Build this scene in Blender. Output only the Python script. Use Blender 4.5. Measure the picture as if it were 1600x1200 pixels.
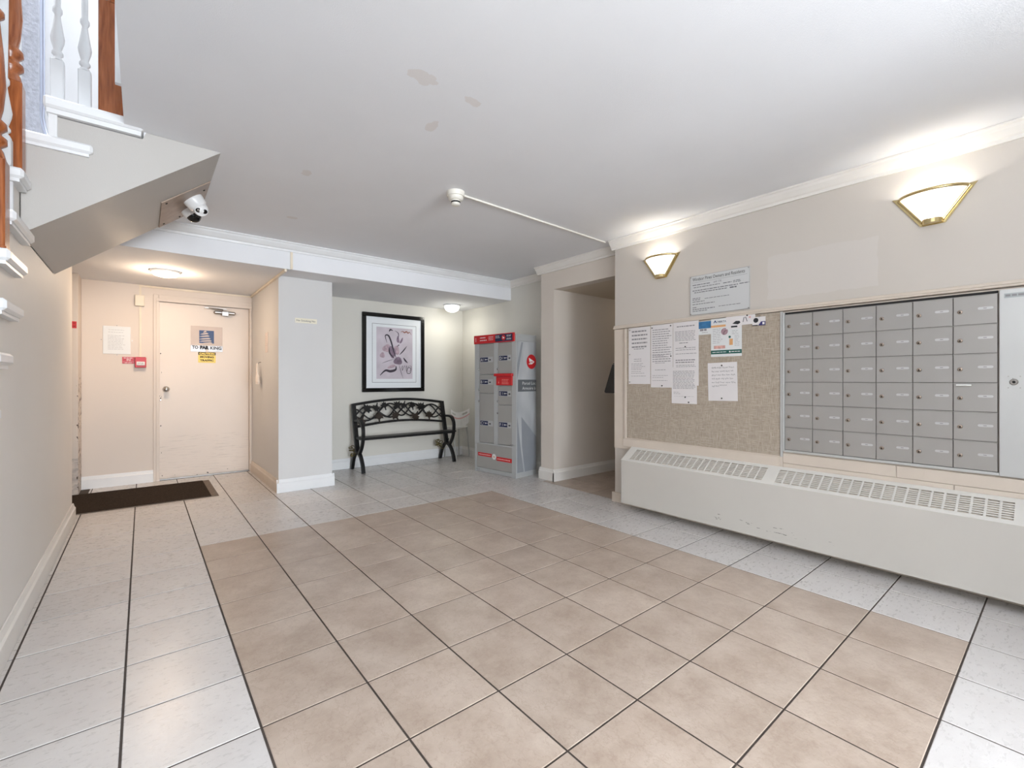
import bpy, bmesh, math, random
from mathutils import Matrix, Vector
random.seed(7)
for o in list(bpy.data.objects): bpy.data.objects.remove(o)
SC = bpy.context.scene
COL = SC.collection
PI = math.pi

def lin(c):
    return tuple(((x/255)/12.92 if x/255 <= .04045 else ((x/255+.055)/1.055)**2.4) for x in c)

# ------------------------------------------------------------------ camera, world, light, exposure
cam = bpy.data.objects.new('camera', bpy.data.cameras.new('camera')); COL.objects.link(cam)
cam.location = (0, 0, 1.1204); cam.rotation_euler = (PI/2, 0, -math.radians(39.0855))
cam.data.lens = 15.983; cam.data.sensor_width = 36; cam.data.shift_y = -.0036; cam.data.clip_start = .02
SC.camera = cam
SC.view_settings.view_transform = 'Standard'; SC.view_settings.look = 'None'
SC.view_settings.exposure = 0.07; SC.view_settings.gamma = 1; SC.view_settings.use_curve_mapping = False
W = bpy.data.worlds.new('daylight'); SC.world = W; W.use_nodes = True
W.node_tree.nodes['Background'].inputs[0].default_value = (.80, .88, 1, 1)
W.node_tree.nodes['Background'].inputs[1].default_value = 1.0

def area(name, loc, rot, sx, sy, power, color):
    l = bpy.data.lights.new(name, 'AREA'); l.shape = 'RECTANGLE'; l.size = sx; l.size_y = sy
    l.energy = power; l.color = color
    o = bpy.data.objects.new(name, l); COL.objects.link(o); o.location = loc; o.rotation_euler = rot
    return o
def point(name, loc, power, color, r=.05, parent=None):
    l = bpy.data.lights.new(name, 'POINT'); l.energy = power; l.color = color; l.shadow_soft_size = r
    o = bpy.data.objects.new(name, l); COL.objects.link(o); o.location = loc
    return o
point('hall_fill', (5.0, 3.1, 2.0), 1.6, (1, .88, .7), .1)  # added fill without a fixture, lifts the dim hall
# added area lights: unseen front fill behind the camera, assumed daylight above the stairs
area('added_front_fill', (.9, -4.92, 1.36), (PI/2, 0, 0), 2.5, 1.9, 375, (.87, .935, 1))  # added main fill, set just inside the assumed glazed front
area('ceiling_fill', (.5, -1.1, 1.5), (PI, 0, 0), 1.7, .8, 112, (.87, .935, 1))  # unseen fill added behind the camera to brighten the ceiling
area('assumed_stair_light', (-.25, 3.55, 4.96), (0, 0, 0), 2.2, .8, 60, (.90, .95, 1))  # assumed source without an opening, brightens the wall behind the balusters
LAMP_ENTRY = (19, (1, .75, .53)); LAMP_ALCOVE = (5, (1, .97, .86)); LAMP_SCONCE = (2.1, (.97, .98, 1))

# ------------------------------------------------------------------ materials
def node(nt, t, **kw):
    n = nt.nodes.new(t)
    for k, v in kw.items(): setattr(n, k, v)
    return n
def mathn(nt, op, a, b=None):
    n = node(nt, 'ShaderNodeMath', operation=op)
    for i, x in enumerate((a, b)):
        if x is None: continue
        if isinstance(x, (int, float)): n.inputs[i].default_value = x
        else: nt.links.new(x, n.inputs[i])
    return n.outputs[0]
def mixc(nt, fac, a, b):
    n = node(nt, 'ShaderNodeMix', data_type='RGBA')
    for i, x in ((0, fac), (6, a), (7, b)):
        if isinstance(x, (int, float)): n.inputs[i].default_value = x
        elif isinstance(x, tuple): n.inputs[i].default_value = x if len(x) == 4 else x+(1,)
        else: nt.links.new(x, n.inputs[i])
    return n.outputs[2]
def ramp(nt, fac, a, b):
    n = node(nt, 'ShaderNodeMapRange'); n.inputs[1].default_value = a; n.inputs[2].default_value = b
    nt.links.new(fac, n.inputs[0]); return n.outputs[0]
def noise(nt, scale, detail=3, vec=None, stretch=None, rough=.5):
    tc = vec
    if tc is None: tc = node(nt, 'ShaderNodeNewGeometry').outputs['Position']
    if stretch:
        m = node(nt, 'ShaderNodeMapping'); m.inputs['Scale'].default_value = stretch
        nt.links.new(tc, m.inputs[0]); tc = m.outputs[0]
    n = node(nt, 'ShaderNodeTexNoise'); n.inputs['Scale'].default_value = scale; n.inputs['Detail'].default_value = detail
    n.inputs['Roughness'].default_value = rough
    nt.links.new(tc, n.inputs['Vector']); return n.outputs['Fac']
def bump(nt, bs, h, strength, dist):
    b = node(nt, 'ShaderNodeBump'); b.inputs['Strength'].default_value = strength; b.inputs['Distance'].default_value = dist
    nt.links.new(h, b.inputs['Height']); nt.links.new(b.outputs[0], bs.inputs['Normal'])
MATS = {}
def mat(name, rgb, rough=.5, metal=0, var=.04, scale=6, bumps=None, emit=None, spec=.5, trans=0, alpha=1):
    m = bpy.data.materials.new(name); m.use_nodes = True; nt = m.node_tree
    bs = nt.nodes['Principled BSDF']; c = lin(rgb)
    f = noise(nt, scale)
    d = tuple(max(0, x*(1-var*2)) for x in c); e = tuple(min(1, x*(1+var)) for x in c)
    nt.links.new(mixc(nt, ramp(nt, f, .3, .7), d, e), bs.inputs['Base Color'])
    bs.inputs['Roughness'].default_value = rough; bs.inputs['Metallic'].default_value = metal
    bs.inputs['Specular IOR Level'].default_value = spec
    bs.inputs['Transmission Weight'].default_value = trans; bs.inputs['Alpha'].default_value = alpha
    if bumps: bump(nt, bs, noise(nt, bumps[0], 4), bumps[1], bumps[2])
    if emit:
        bs.inputs['Emission Color'].default_value = lin(emit[0])+(1,); bs.inputs['Emission Strength'].default_value = emit[1]
    MATS[name] = m; return m

WALL = (218, 209, 199); CEIL = (238, 239, 242)
def wall_mat(name, rgb, extra=None):
    m = mat(name, rgb, .55, var=.012, scale=1.4, bumps=(160, .12, .002), spec=.3)
    return m
M_wall = wall_mat('painted_wall', WALL)
M_walll = wall_mat('painted_wall_left', (231, 226, 220))
M_flight = wall_mat('shaded_stair_side', (190, 186, 181))  # wall paint darkened to put the stair side's weaker light into its colour
M_pier = wall_mat('painted_wall_pale', (215, 214, 213))
M_alc = wall_mat('painted_wall_alcove', (219, 216, 208))
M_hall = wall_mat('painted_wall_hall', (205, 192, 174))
M_entry = wall_mat('painted_wall_entry', (223, 212, 202))
# right wall: a paler touched-up patch of paint
M_right = wall_mat('painted_wall_right', (205, 198, 190)); nt = M_right.node_tree; bs = nt.nodes['Principled BSDF']
g = node(nt, 'ShaderNodeNewGeometry'); sp = node(nt, 'ShaderNodeSeparateXYZ'); nt.links.new(g.outputs['Position'], sp.inputs[0])
wob = mathn(nt, 'MULTIPLY', noise(nt, 9), .05)
y = mathn(nt, 'ADD', sp.outputs[1], wob); z = mathn(nt, 'ADD', sp.outputs[2], wob)
my = mathn(nt, 'LESS_THAN', mathn(nt, 'ABSOLUTE', mathn(nt, 'SUBTRACT', y, 1.06)), .31)
mz = mathn(nt, 'LESS_THAN', mathn(nt, 'ABSOLUTE', mathn(nt, 'SUBTRACT', z, 1.86)), .15)
old = bs.inputs['Base Color'].links[0].from_socket
nt.links.new(mixc(nt, mathn(nt, 'MULTIPLY', mathn(nt, 'MULTIPLY', my, mz), .40), old, lin((213, 208, 204))), bs.inputs['Base Color'])
# ceiling with four old repair stains
M_ceil = mat('painted_ceiling', CEIL, .8, var=.01, scale=2, bumps=(220, .25, .003), spec=.2); nt = M_ceil.node_tree; bs = nt.nodes['Principled BSDF']
g = node(nt, 'ShaderNodeNewGeometry'); tot = None
for (cx, cy, rx, ry) in ((.92, 1.74, .07, .05), (1.19, 1.75, .05, .03), (1.14, 2.05, .03, .055), (.79, 3.0, .03, .05), (.92, 3.9, .05, .03)):
    mp = node(nt, 'ShaderNodeMapping'); mp.inputs['Location'].default_value = (-cx/rx, -cy/ry, 0); mp.inputs['Scale'].default_value = (1/rx, 1/ry, 0)
    nt.links.new(g.outputs['Position'], mp.inputs[0])
    ln = node(nt, 'ShaderNodeVectorMath', operation='LENGTH'); nt.links.new(mp.outputs[0], ln.inputs[0])
    q = mathn(nt, 'LESS_THAN', mathn(nt, 'ADD', ln.outputs['Value'], mathn(nt, 'MULTIPLY', noise(nt, 25), 1.2)), 1.5)
    tot = q if tot is None else mathn(nt, 'MAXIMUM', tot, q)
old = bs.inputs['Base Color'].links[0].from_socket
nt.links.new(mixc(nt, mathn(nt, 'MULTIPLY', tot, .26), old, lin((208, 190, 174))), bs.inputs['Base Color'])
M_trim = mat('white_trim_paint', (233, 229, 223), .35, var=.015)
M_trimw = mat('cool_white_trim_paint', (232, 233, 234), .35, var=.015)
M_cream = mat('cream_trim_paint', (212, 200, 187), .45, var=.02)
M_shaft = wall_mat('stairwell_paint', (238, 238, 238))
M_stucco = mat('grey_stucco', (196, 198, 208), .8, var=.08, scale=60, bumps=(60, .5, .01))
def tile_mat(name, c1, c2, c3, rough, vs=.22, bs_=.34):
    m = bpy.data.materials.new(name); m.use_nodes = True; nt = m.node_tree; bs = nt.nodes['Principled BSDF']
    oi = node(nt, 'ShaderNodeObjectInfo')
    g = node(nt, 'ShaderNodeNewGeometry')
    ad = node(nt, 'ShaderNodeVectorMath', operation='MULTIPLY_ADD')
    cb = node(nt, 'ShaderNodeCombineXYZ'); 
    for i in range(3): nt.links.new(oi.outputs['Random'], cb.inputs[i])
    nt.links.new(cb.outputs[0], ad.inputs[0]); ad.inputs[1].default_value = (37, 19, 53); nt.links.new(g.outputs['Position'], ad.inputs[2])
    v = ad.outputs[0]
    n1 = noise(nt, 5, 5, v, rough=.65); n2 = noise(nt, 28, 4, v, stretch=(1, 2.2, 1), rough=.7); n3 = noise(nt, 14, 6, v, stretch=(1.6, 1, 1), rough=.6)
    c = mixc(nt, ramp(nt, n1, .34, .66), lin(c1), lin(c2))
    vein = ramp(nt, mathn(nt, 'ABSOLUTE', mathn(nt, 'SUBTRACT', n3, .5)), .0, .022)
    c = mixc(nt, mathn(nt, 'MULTIPLY', mathn(nt, 'SUBTRACT', 1, vein), vs), c, lin(c3))
    c = mixc(nt, mathn(nt, 'MULTIPLY', ramp(nt, n2, .5, .75), .35), c, lin(c2))
    hsv = node(nt, 'ShaderNodeHueSaturation'); nt.links.new(c, hsv.inputs['Color'])
    mr = node(nt, 'ShaderNodeMapRange'); mr.inputs[3].default_value = .95; mr.inputs[4].default_value = 1.04
    nt.links.new(oi.outputs['Random'], mr.inputs[0]); nt.links.new(mr.outputs[0], hsv.inputs['Value'])
    nt.links.new(hsv.outputs[0], bs.inputs['Base Color'])
    nt.links.new(ramp_to(nt, n2, rough-.02, rough+.03), bs.inputs['Roughness'])
    bump(nt, bs, mathn(nt, 'ADD', mathn(nt, 'MULTIPLY', n2, .8), n1), bs_, .005)
    return m
def ramp_to(nt, f, a, b):
    n = node(nt, 'ShaderNodeMapRange'); n.inputs[1].default_value = .3; n.inputs[2].default_value = .7
    n.inputs[3].default_value = a; n.inputs[4].default_value = b
    nt.links.new(f, n.inputs[0]); return n.outputs[0]
M_tw = tile_mat('white_glazed_tile', (199, 194, 191), (207, 203, 200), (188, 182, 178), .28, .10, .12)
M_tt = tile_mat('tan_glazed_tile', (166, 148, 133), (190, 174, 160), (146, 124, 107), .34, .32)
M_grout = mat('dark_grout', (70, 61, 55), .9, var=.12, scale=30)
M_black = mat('black_cast_iron', (24, 24, 25), .35, var=.1, spec=.4)
M_bronze = mat('dark_bronze_leaf', (52, 43, 36), .4, .3, var=.2, scale=30)
M_brass = mat('polished_brass', (212, 192, 142), .25, 1, var=.05)
M_chain = mat('tarnished_brass_chain', (120, 108, 70), .4, .7, var=.2, scale=60)
M_glass = mat('lit_lamp_glass', (250, 248, 240), .3, emit=((255, 250, 242), 1.25))
M_glassw = mat('lit_warm_glass', (250, 240, 225), .3, emit=((255, 232, 200), 3.0))
M_glassn = mat('lit_neutral_glass', (250, 250, 245), .3, emit=((255, 255, 248), 2.6))
M_steel = mat('brushed_steel', (170, 166, 162), .32, 1, var=.06, scale=20)
M_plate = mat('stained_steel_plate', (158, 140, 126), .42, .75, var=.12, scale=9)
M_chrome = mat('chrome', (200, 200, 200), .12, 1)
M_alu = mat('silver_mailbox_paint', (168, 165, 161), .38, .25, var=.015, scale=3)
M_alul = mat('pale_silver_frame', (200, 201, 200), .35, .3, var=.015, scale=3)
M_dark = mat('dark_gap', (34, 33, 32), .8)
M_slot = mat('heater_fins', (214, 204, 192), .6, 0, var=.1, scale=40)
M_locker = mat('grey_locker_paint', (166, 164, 160), .42, .1, var=.02, scale=4)
M_lockerf = mat('light_grey_locker_frame', (184, 186, 186), .4, .1, var=.02)
M_red = mat('red_print', (205, 30, 36), .4, var=.03)
M_redp = mat('red_alarm_paint', (190, 32, 48), .4, var=.03)
M_navy = mat('navy_print', (28, 36, 74), .45)
M_whitep = mat('white_print', (236, 236, 234), .5)
M_paper = mat('white_paper', (226, 222, 222), .7, var=.01)
M_paper2 = mat('glossy_white_paper', (224, 226, 226), .4, var=.01)
M_ink = mat('black_ink', (40, 40, 44), .7)
M_inkg = mat('grey_ink', (142, 139, 142), .7)
M_blue = mat('blue_print', (58, 120, 168), .5, var=.12, scale=30)
M_teal = mat('teal_print', (38, 96, 88), .5)
M_orange = mat('orange_print', (226, 172, 118), .5)
M_purple = mat('purple_print', (58, 54, 110), .5)
M_yellow = mat('yellow_print', (245, 215, 105), .45)
M_signb = mat('taupe_plastic_sign', (202, 184, 172), .4)
M_blueink = mat('deep_blue_print', (22, 58, 110), .4)
M_silver = mat('silver_tape', (196, 198, 202), .3, .1, var=.12, scale=18)
M_cork = mat('tan_fabric_board', (180, 167, 150), .95, var=.10, scale=90); nt = M_cork.node_tree; bs = nt.nodes['Principled BSDF']
wv = mathn(nt, 'MAXIMUM', noise(nt, 60, 2, stretch=(1, 6, .4)), noise(nt, 60, 2, stretch=(1, .4, 6)))
nt.links.new(mixc(nt, ramp(nt, wv, .45, .75), lin((160, 147, 131)), lin((195, 184, 170))), bs.inputs['Base Color'])
bump(nt, bs, wv, .3, .003)
M_heat = mat('cream_heater_enamel', (216, 213, 207), .38, var=.012, scale=2)
M_heatf = mat('cream_heater_front', (199, 195, 188), .38, var=.012, scale=2); nt = M_heatf.node_tree; bs = nt.nodes['Principled BSDF']
g = node(nt, 'ShaderNodeNewGeometry'); sp = node(nt, 'ShaderNodeSeparateXYZ'); nt.links.new(g.outputs['Position'], sp.inputs[0])
band = mathn(nt, 'LESS_THAN', mathn(nt, 'ABSOLUTE', mathn(nt, 'SUBTRACT', sp.outputs[2], .135)), .022)
yb = mathn(nt, 'LESS_THAN', mathn(nt, 'ABSOLUTE', mathn(nt, 'SUBTRACT', sp.outputs[1], 1.28)), .38)
sc = mathn(nt, 'GREATER_THAN', noise(nt, 16, 4, stretch=(1, .9, 7), rough=.6), .65)
old = bs.inputs['Base Color'].links[0].from_socket
nt.links.new(mixc(nt, mathn(nt, 'MULTIPLY', mathn(nt, 'MULTIPLY', band, yb), sc), old, lin((60, 56, 52))), bs.inputs['Base Color'])
M_wood = mat('varnished_brown_wood', (150, 84, 44), .25, var=.14, scale=9); nt = M_wood.node_tree; bs = nt.nodes['Principled BSDF']
wn = noise(nt, 14, 4, stretch=(6, 6, .5)); nt.links.new(mixc(nt, ramp(nt, wn, .3, .7), lin((128, 66, 32)), lin((172, 100, 54))), bs.inputs['Base Color'])
M_balw = mat('white_baluster_paint', (226, 228, 230), .4, var=.02)
M_cond = mat('galvanised_conduit', (190, 196, 214), .3, .8)
M_mat = mat('dark_brown_carpet_mat', (62, 52, 44), 1, var=.3, scale=140, bumps=(200, .9, .006), spec=.1)
M_matr = mat('worn_rubber_mat_edge', (122, 110, 100), .9, var=.15, scale=50)
M_camw = mat('white_camera_plastic', (236, 236, 236), .3)
M_lens = mat('black_lens', (10, 10, 12), .08)
M_smoke = mat('ivory_plastic', (228, 224, 214), .4)
M_ivory = mat('ivory_raceway', (232, 220, 200), .45)
M_door = mat('cream_door_paint', (226, 214, 203), .42, var=.02, scale=2); nt = M_door.node_tree; bs = nt.nodes['Principled BSDF']
g = node(nt, 'ShaderNodeNewGeometry'); sp = node(nt, 'ShaderNodeSeparateXYZ'); nt.links.new(g.outputs['Position'], sp.inputs[0])
# chipped paint along the lock edge and the foot of the leaf, long scuffs lower down
edge = mathn(nt, 'LESS_THAN', sp.outputs[0], .165); foot = mathn(nt, 'LESS_THAN', sp.outputs[2], .055); low = mathn(nt, 'LESS_THAN', sp.outputs[2], 1.25)
chip = mathn(nt, 'GREATER_THAN', noise(nt, 26, 3, stretch=(1, 1, .8)), .66)
area_m = mathn(nt, 'MULTIPLY', mathn(nt, 'MULTIPLY', mathn(nt, 'MAXIMUM', edge, foot), low), chip)
scf = mathn(nt, 'MULTIPLY', ramp(nt, noise(nt, 7, 6, stretch=(.7, 1, 9), rough=.7), .53, .72), mathn(nt, 'LESS_THAN', sp.outputs[2], .5))
old = bs.inputs['Base Color'].links[0].from_socket
c = mixc(nt, mathn(nt, 'MULTIPLY', scf, .45), old, lin((150, 138, 128)))
nt.links.new(mixc(nt, area_m, c, lin((70, 58, 50))), bs.inputs['Base Color'])
M_scuff = wall_mat('scuffed_wall_corner', (220, 210, 200)); nt = M_scuff.node_tree; bs = nt.nodes['Principled BSDF']
g = node(nt, 'ShaderNodeNewGeometry'); sp = node(nt, 'ShaderNodeSeparateXYZ'); nt.links.new(g.outputs['Position'], sp.inputs[0])
lowm = mathn(nt, 'MULTIPLY', mathn(nt, 'LESS_THAN', sp.outputs[2], .36), ramp(nt, noise(nt, 12, 5, stretch=(1, 1, 2.5), rough=.7), .42, .66))
edg = mathn(nt, 'MULTIPLY', mathn(nt, 'GREATER_THAN', sp.outputs[0], -.5), mathn(nt, 'GREATER_THAN', noise(nt, 20), .6))
edg = mathn(nt, 'MULTIPLY', edg, mathn(nt, 'LESS_THAN', sp.outputs[2], 1.15))
old = bs.inputs['Base Color'].links[0].from_socket
c = mixc(nt, mathn(nt, 'MULTIPLY', lowm, .6), old, lin((140, 134, 134)))
nt.links.new(mixc(nt, edg, c, lin((92, 78, 66))), bs.inputs['Base Color'])
M_art = mat('mauve_print_paper', (204, 195, 205), .5, var=.07, scale=5)
M_matb = mat('white_mount_board', (232, 236, 240), .5, var=.008)
M_artink = mat('charcoal_art_ink', (52, 44, 58), .6)
M_artgrey = mat('mauve_art_wash', (138, 118, 138), .6, var=.15, scale=30)
M_artrose = mat('rose_art_wash', (184, 160, 172), .6, var=.15, scale=30)
M_artrust = mat('rust_art_ink', (140, 84, 66), .6)
M_framek = mat('glossy_black_frame', (14, 14, 15), .16)
M_chairp = mat('translucent_white_plastic', (240, 238, 232), .35, alpha=.9)
M_chairw = mat('white_chair_plastic', (238, 236, 232), .35)
M_legw = mat('pale_grey_metal_leg', (196, 196, 192), .35, .3)
M_pink = mat('pink_tape', (222, 176, 174), .5)
M_pane = mat('clear_glass', (255, 255, 255), .02, trans=1)
M_lockside = mat('grey_wrap_print', (176, 180, 184), .4, var=.03); nt = M_lockside.node_tree; bs = nt.nodes['Principled BSDF']
nn = noise(nt, 3, 2, stretch=(1.5, 1.5, .5)); nt.links.new(mixc(nt, ramp(nt, nn, .35, .65), lin((160, 165, 170)), lin((196, 198, 200))), bs.inputs['Base Color'])
M_locksided = mat('grey_wrap_shape', (148, 152, 158), .4, var=.03)
M_band = mat('charcoal_wrap_band', (104, 108, 112), .4)

# ------------------------------------------------------------------ mesh builder
ORG = {}
def fr(o, u, v):
    """local frame: u right, v up, w = u x v outwards"""
    u = Vector(u).normalized(); v = Vector(v).normalized(); w = u.cross(v)
    m = Matrix.Identity(4)
    for i in range(3): m[i][0], m[i][1], m[i][2], m[i][3] = u[i], v[i], w[i], o[i]
    return m
I4 = Matrix.Identity(4)
def FX(x, y=0, z=0):  return fr((x, y, z), (0, -1, 0), (0, 0, 1))     # wall facing -X, seen from the room
def FY(y, x=0, z=0):  return fr((x, y, z), (1, 0, 0), (0, 0, 1))      # wall facing -Y
def FXP(x, y=0, z=0): return fr((x, y, z), (0, 1, 0), (0, 0, 1))      # wall facing +X
class MB:
    def __init__(s): s.v = []; s.f = []; s.m = []; s.sm = []
    def add(s, vs, fs, M=I4, mi=0, smooth=False):
        n = len(s.v); s.v += [M @ Vector(p) for p in vs]
        for f in fs: s.f.append([n+i for i in f]); s.m.append(mi); s.sm.append(smooth)
        return s
    def box(s, a0, a1, b0, b1, c0, c1, M=I4, mi=0, bev=0):
        if bev:
            bm = bmesh.new(); bmesh.ops.create_cube(bm, size=1)
            for p in bm.verts: p.co = Vector(((a0+a1)/2+p.co.x*(a1-a0), (b0+b1)/2+p.co.y*(b1-b0), (c0+c1)/2+p.co.z*(c1-c0)))
            bmesh.ops.bevel(bm, geom=list(bm.edges), offset=bev, segments=1, affect='EDGES')
            bm.verts.index_update()
            s.add([p.co.copy() for p in bm.verts], [[q.index for q in f.verts] for f in bm.faces], M, mi); bm.free(); return s
        vs = [(a, b, c) for c in (c0, c1) for b in (b0, b1) for a in (a0, a1)]
        return s.add(vs, [(0, 2, 3, 1), (4, 5, 7, 6), (0, 1, 5, 4), (2, 6, 7, 3), (0, 4, 6, 2), (1, 3, 7, 5)], M, mi)
    def prism(s, pts, c0, c1, M=I4, mi=0):
        A = sum(pts[i][0]*pts[(i+1) % len(pts)][1]-pts[(i+1) % len(pts)][0]*pts[i][1] for i in range(len(pts)))
        if A < 0: pts = pts[::-1]
        n = len(pts); vs = [(p[0], p[1], c0) for p in pts]+[(p[0], p[1], c1) for p in pts]
        fs = [tuple(range(n-1, -1, -1)), tuple(range(n, 2*n))]+[(i, (i+1) % n, n+(i+1) % n, n+i) for i in range(n)]
        return s.add(vs, fs, M, mi)
    def quad(s, a0, a1, b0, b1, c, M=I4, mi=0): return s.add([(a0, b0, c), (a1, b0, c), (a1, b1, c), (a0, b1, c)], [(0, 1, 2, 3)], M, mi)
    def poly(s, pts, c, M=I4, mi=0):
        A = sum(pts[i][0]*pts[(i+1) % len(pts)][1]-pts[(i+1) % len(pts)][0]*pts[i][1] for i in range(len(pts)))
        if A < 0: pts = pts[::-1]
        return s.add([(p[0], p[1], c) for p in pts], [tuple(range(len(pts)))], M, mi)
    def lathe(s, prof, M=I4, mi=0, n=20, smooth=True):
        """profile (r, z) turned about local z (bottom to top)"""
        vs = []; fs = []
        for r, z in prof:
            for k in range(n): vs.append((max(r, 1e-5)*math.cos(2*PI*k/n), max(r, 1e-5)*math.sin(2*PI*k/n), z))
        for i in range(len(prof)-1):
            for k in range(n): fs.append((i*n+k, i*n+(k+1) % n, (i+1)*n+(k+1) % n, (i+1)*n+k))
        s.add(vs, fs, M, mi, smooth)
        s.add([vs[k] for k in range(n)][::-1], [tuple(range(n))], M, mi)
        return s.add(vs[-n:], [tuple(range(n))], M, mi)
    def tube(s, pts, ra, rb=None, n=8, M=I4, mi=0, up=(0, 0, 1), square=False):
        """sweep an ellipse (or rectangle) along a path; ra sideways, rb along up"""
        rb = rb or ra; P = [Vector(p) for p in pts]; vs = []; N = 4 if square else n; up = Vector(up)
        for i, p in enumerate(P):
            t = (P[min(i+1, len(P)-1)]-P[max(i-1, 0)]).normalized()
            sd = t.cross(up)
            if sd.length < 1e-3: sd = t.cross(Vector((1, 0, 0)))
            sd.normalize(); u2 = sd.cross(t).normalized()
            if square: ring = [(ra, rb), (-ra, rb), (-ra, -rb), (ra, -rb)]
            else: ring = [(ra*math.cos(2*PI*k/N), rb*math.sin(2*PI*k/N)) for k in range(N)]
            vs += [tuple(p+sd*a+u2*b) for a, b in ring]
        fs = [(i*N+k, i*N+(k+1) % N, (i+1)*N+(k+1) % N, (i+1)*N+k) for i in range(len(P)-1) for k in range(N)]
        s.add(vs, fs, M, mi, not square)
        s.add(vs[:N][::-1], [tuple(range(N))], M, mi); return s.add(vs[-N:], [tuple(range(N))], M, mi)
    def text(s, string, size, x, y, c, M=I4, mi=0, width=None, align='LEFT', bold=0):
        cu = bpy.data.curves.new('lettering', 'FONT'); cu.body = string; cu.size = size; cu.align_x = align; cu.resolution_u = 2; cu.offset = bold
        ob = bpy.data.objects.new('lettering', cu); COL.objects.link(ob)
        me = ob.to_mesh(); vs = [p.co.copy() for p in me.vertices]; fs = [list(p.vertices) for p in me.polygons]
        ob.to_mesh_clear(); bpy.data.objects.remove(ob); bpy.data.curves.remove(cu)
        if not vs: return s
        k = 1
        if width:
            w = max(p.x for p in vs)-min(p.x for p in vs); k = width/w
        return s.add([(x+p.x*k, y+p.y, c) for p in vs], fs, M, mi)
    def lines(s, x0, x1, rows, c, M=I4, mi=0, hh=.0022, ragged=.3, words=True, rnd=None):
        """rows of print too small to read"""
        r = rnd or random
        for b in rows:
            xe = x1-(x1-x0)*ragged*r.random(); x = x0
            while x < xe-.004:
                w = r.uniform(.012, .032); e = min(x+w, xe)
                s.quad(x, e, b-hh/2, b+hh/2, c, M, mi); x = e+.0045
        return s
    def build(s, name, mats, parent=None, fix=False):
        org = Vector(ORG.get(parent.name, (0, 0, 0))) if parent else Vector((0, 0, 0))
        me = bpy.data.meshes.new(name)
        me.from_pydata([tuple(p-org) for p in s.v], [], s.f)
        if not isinstance(mats, (list, tuple)): mats = [mats]
        for m in mats: me.materials.append(m)
        for p, mi, sm in zip(me.polygons, s.m, s.sm): p.material_index = mi; p.use_smooth = sm
        if fix:
            bm = bmesh.new(); bm.from_mesh(me); bmesh.ops.recalc_face_normals(bm, faces=bm.faces); bm.to_mesh(me); bm.free()
        me.update()
        o = bpy.data.objects.new(name, me); COL.objects.link(o)
        if parent: o.parent = parent
        ORG[o.name] = tuple(org)
        return o
def tag(o, label=None, cat=None, group=None, kind=None):
    for k, v in (('label', label), ('category', cat), ('group', group), ('kind', kind)):
        if v: o[k] = v
    return o
def thing(name, label, cat, loc, group=None, kind=None):
    o = bpy.data.objects.new(name, None); COL.objects.link(o); o.location = loc; o.empty_display_size = .05
    ORG[o.name] = tuple(loc); return tag(o, label, cat, group, kind)
def struct(name, mb, m, parent=None, fix=False):
    o = mb.build(name, m, parent, fix)
    if not parent: o['kind'] = 'structure'
    return o
def copy_tree(o, loc=None):
    c = o.copy(); COL.objects.link(c)
    if loc: c.location = loc
    for ch in list(o.children):
        d = ch.copy(); COL.objects.link(d); d.parent = c
        for g in list(ch.children):
            e = g.copy(); COL.objects.link(e); e.parent = d
    return c

# ------------------------------------------------------------------ the room shell
XL, XR, XH, XA = -.44, 3.40, 3.54, 3.75            # left wall, right wall, hall wall end, alcove side
ZC, ZS = 2.41, 2.165                               # ceiling, lowered ceiling
YB = 4.64                                          # beam face
T = .35; TY = T*.9814; TX0 = .2979; TY0 = 3.7097   # tile grid
floor = struct('floor', MB().box(-1.6, 6, -5.1, 6.6, -.12, -.0022), M_grout)

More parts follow.
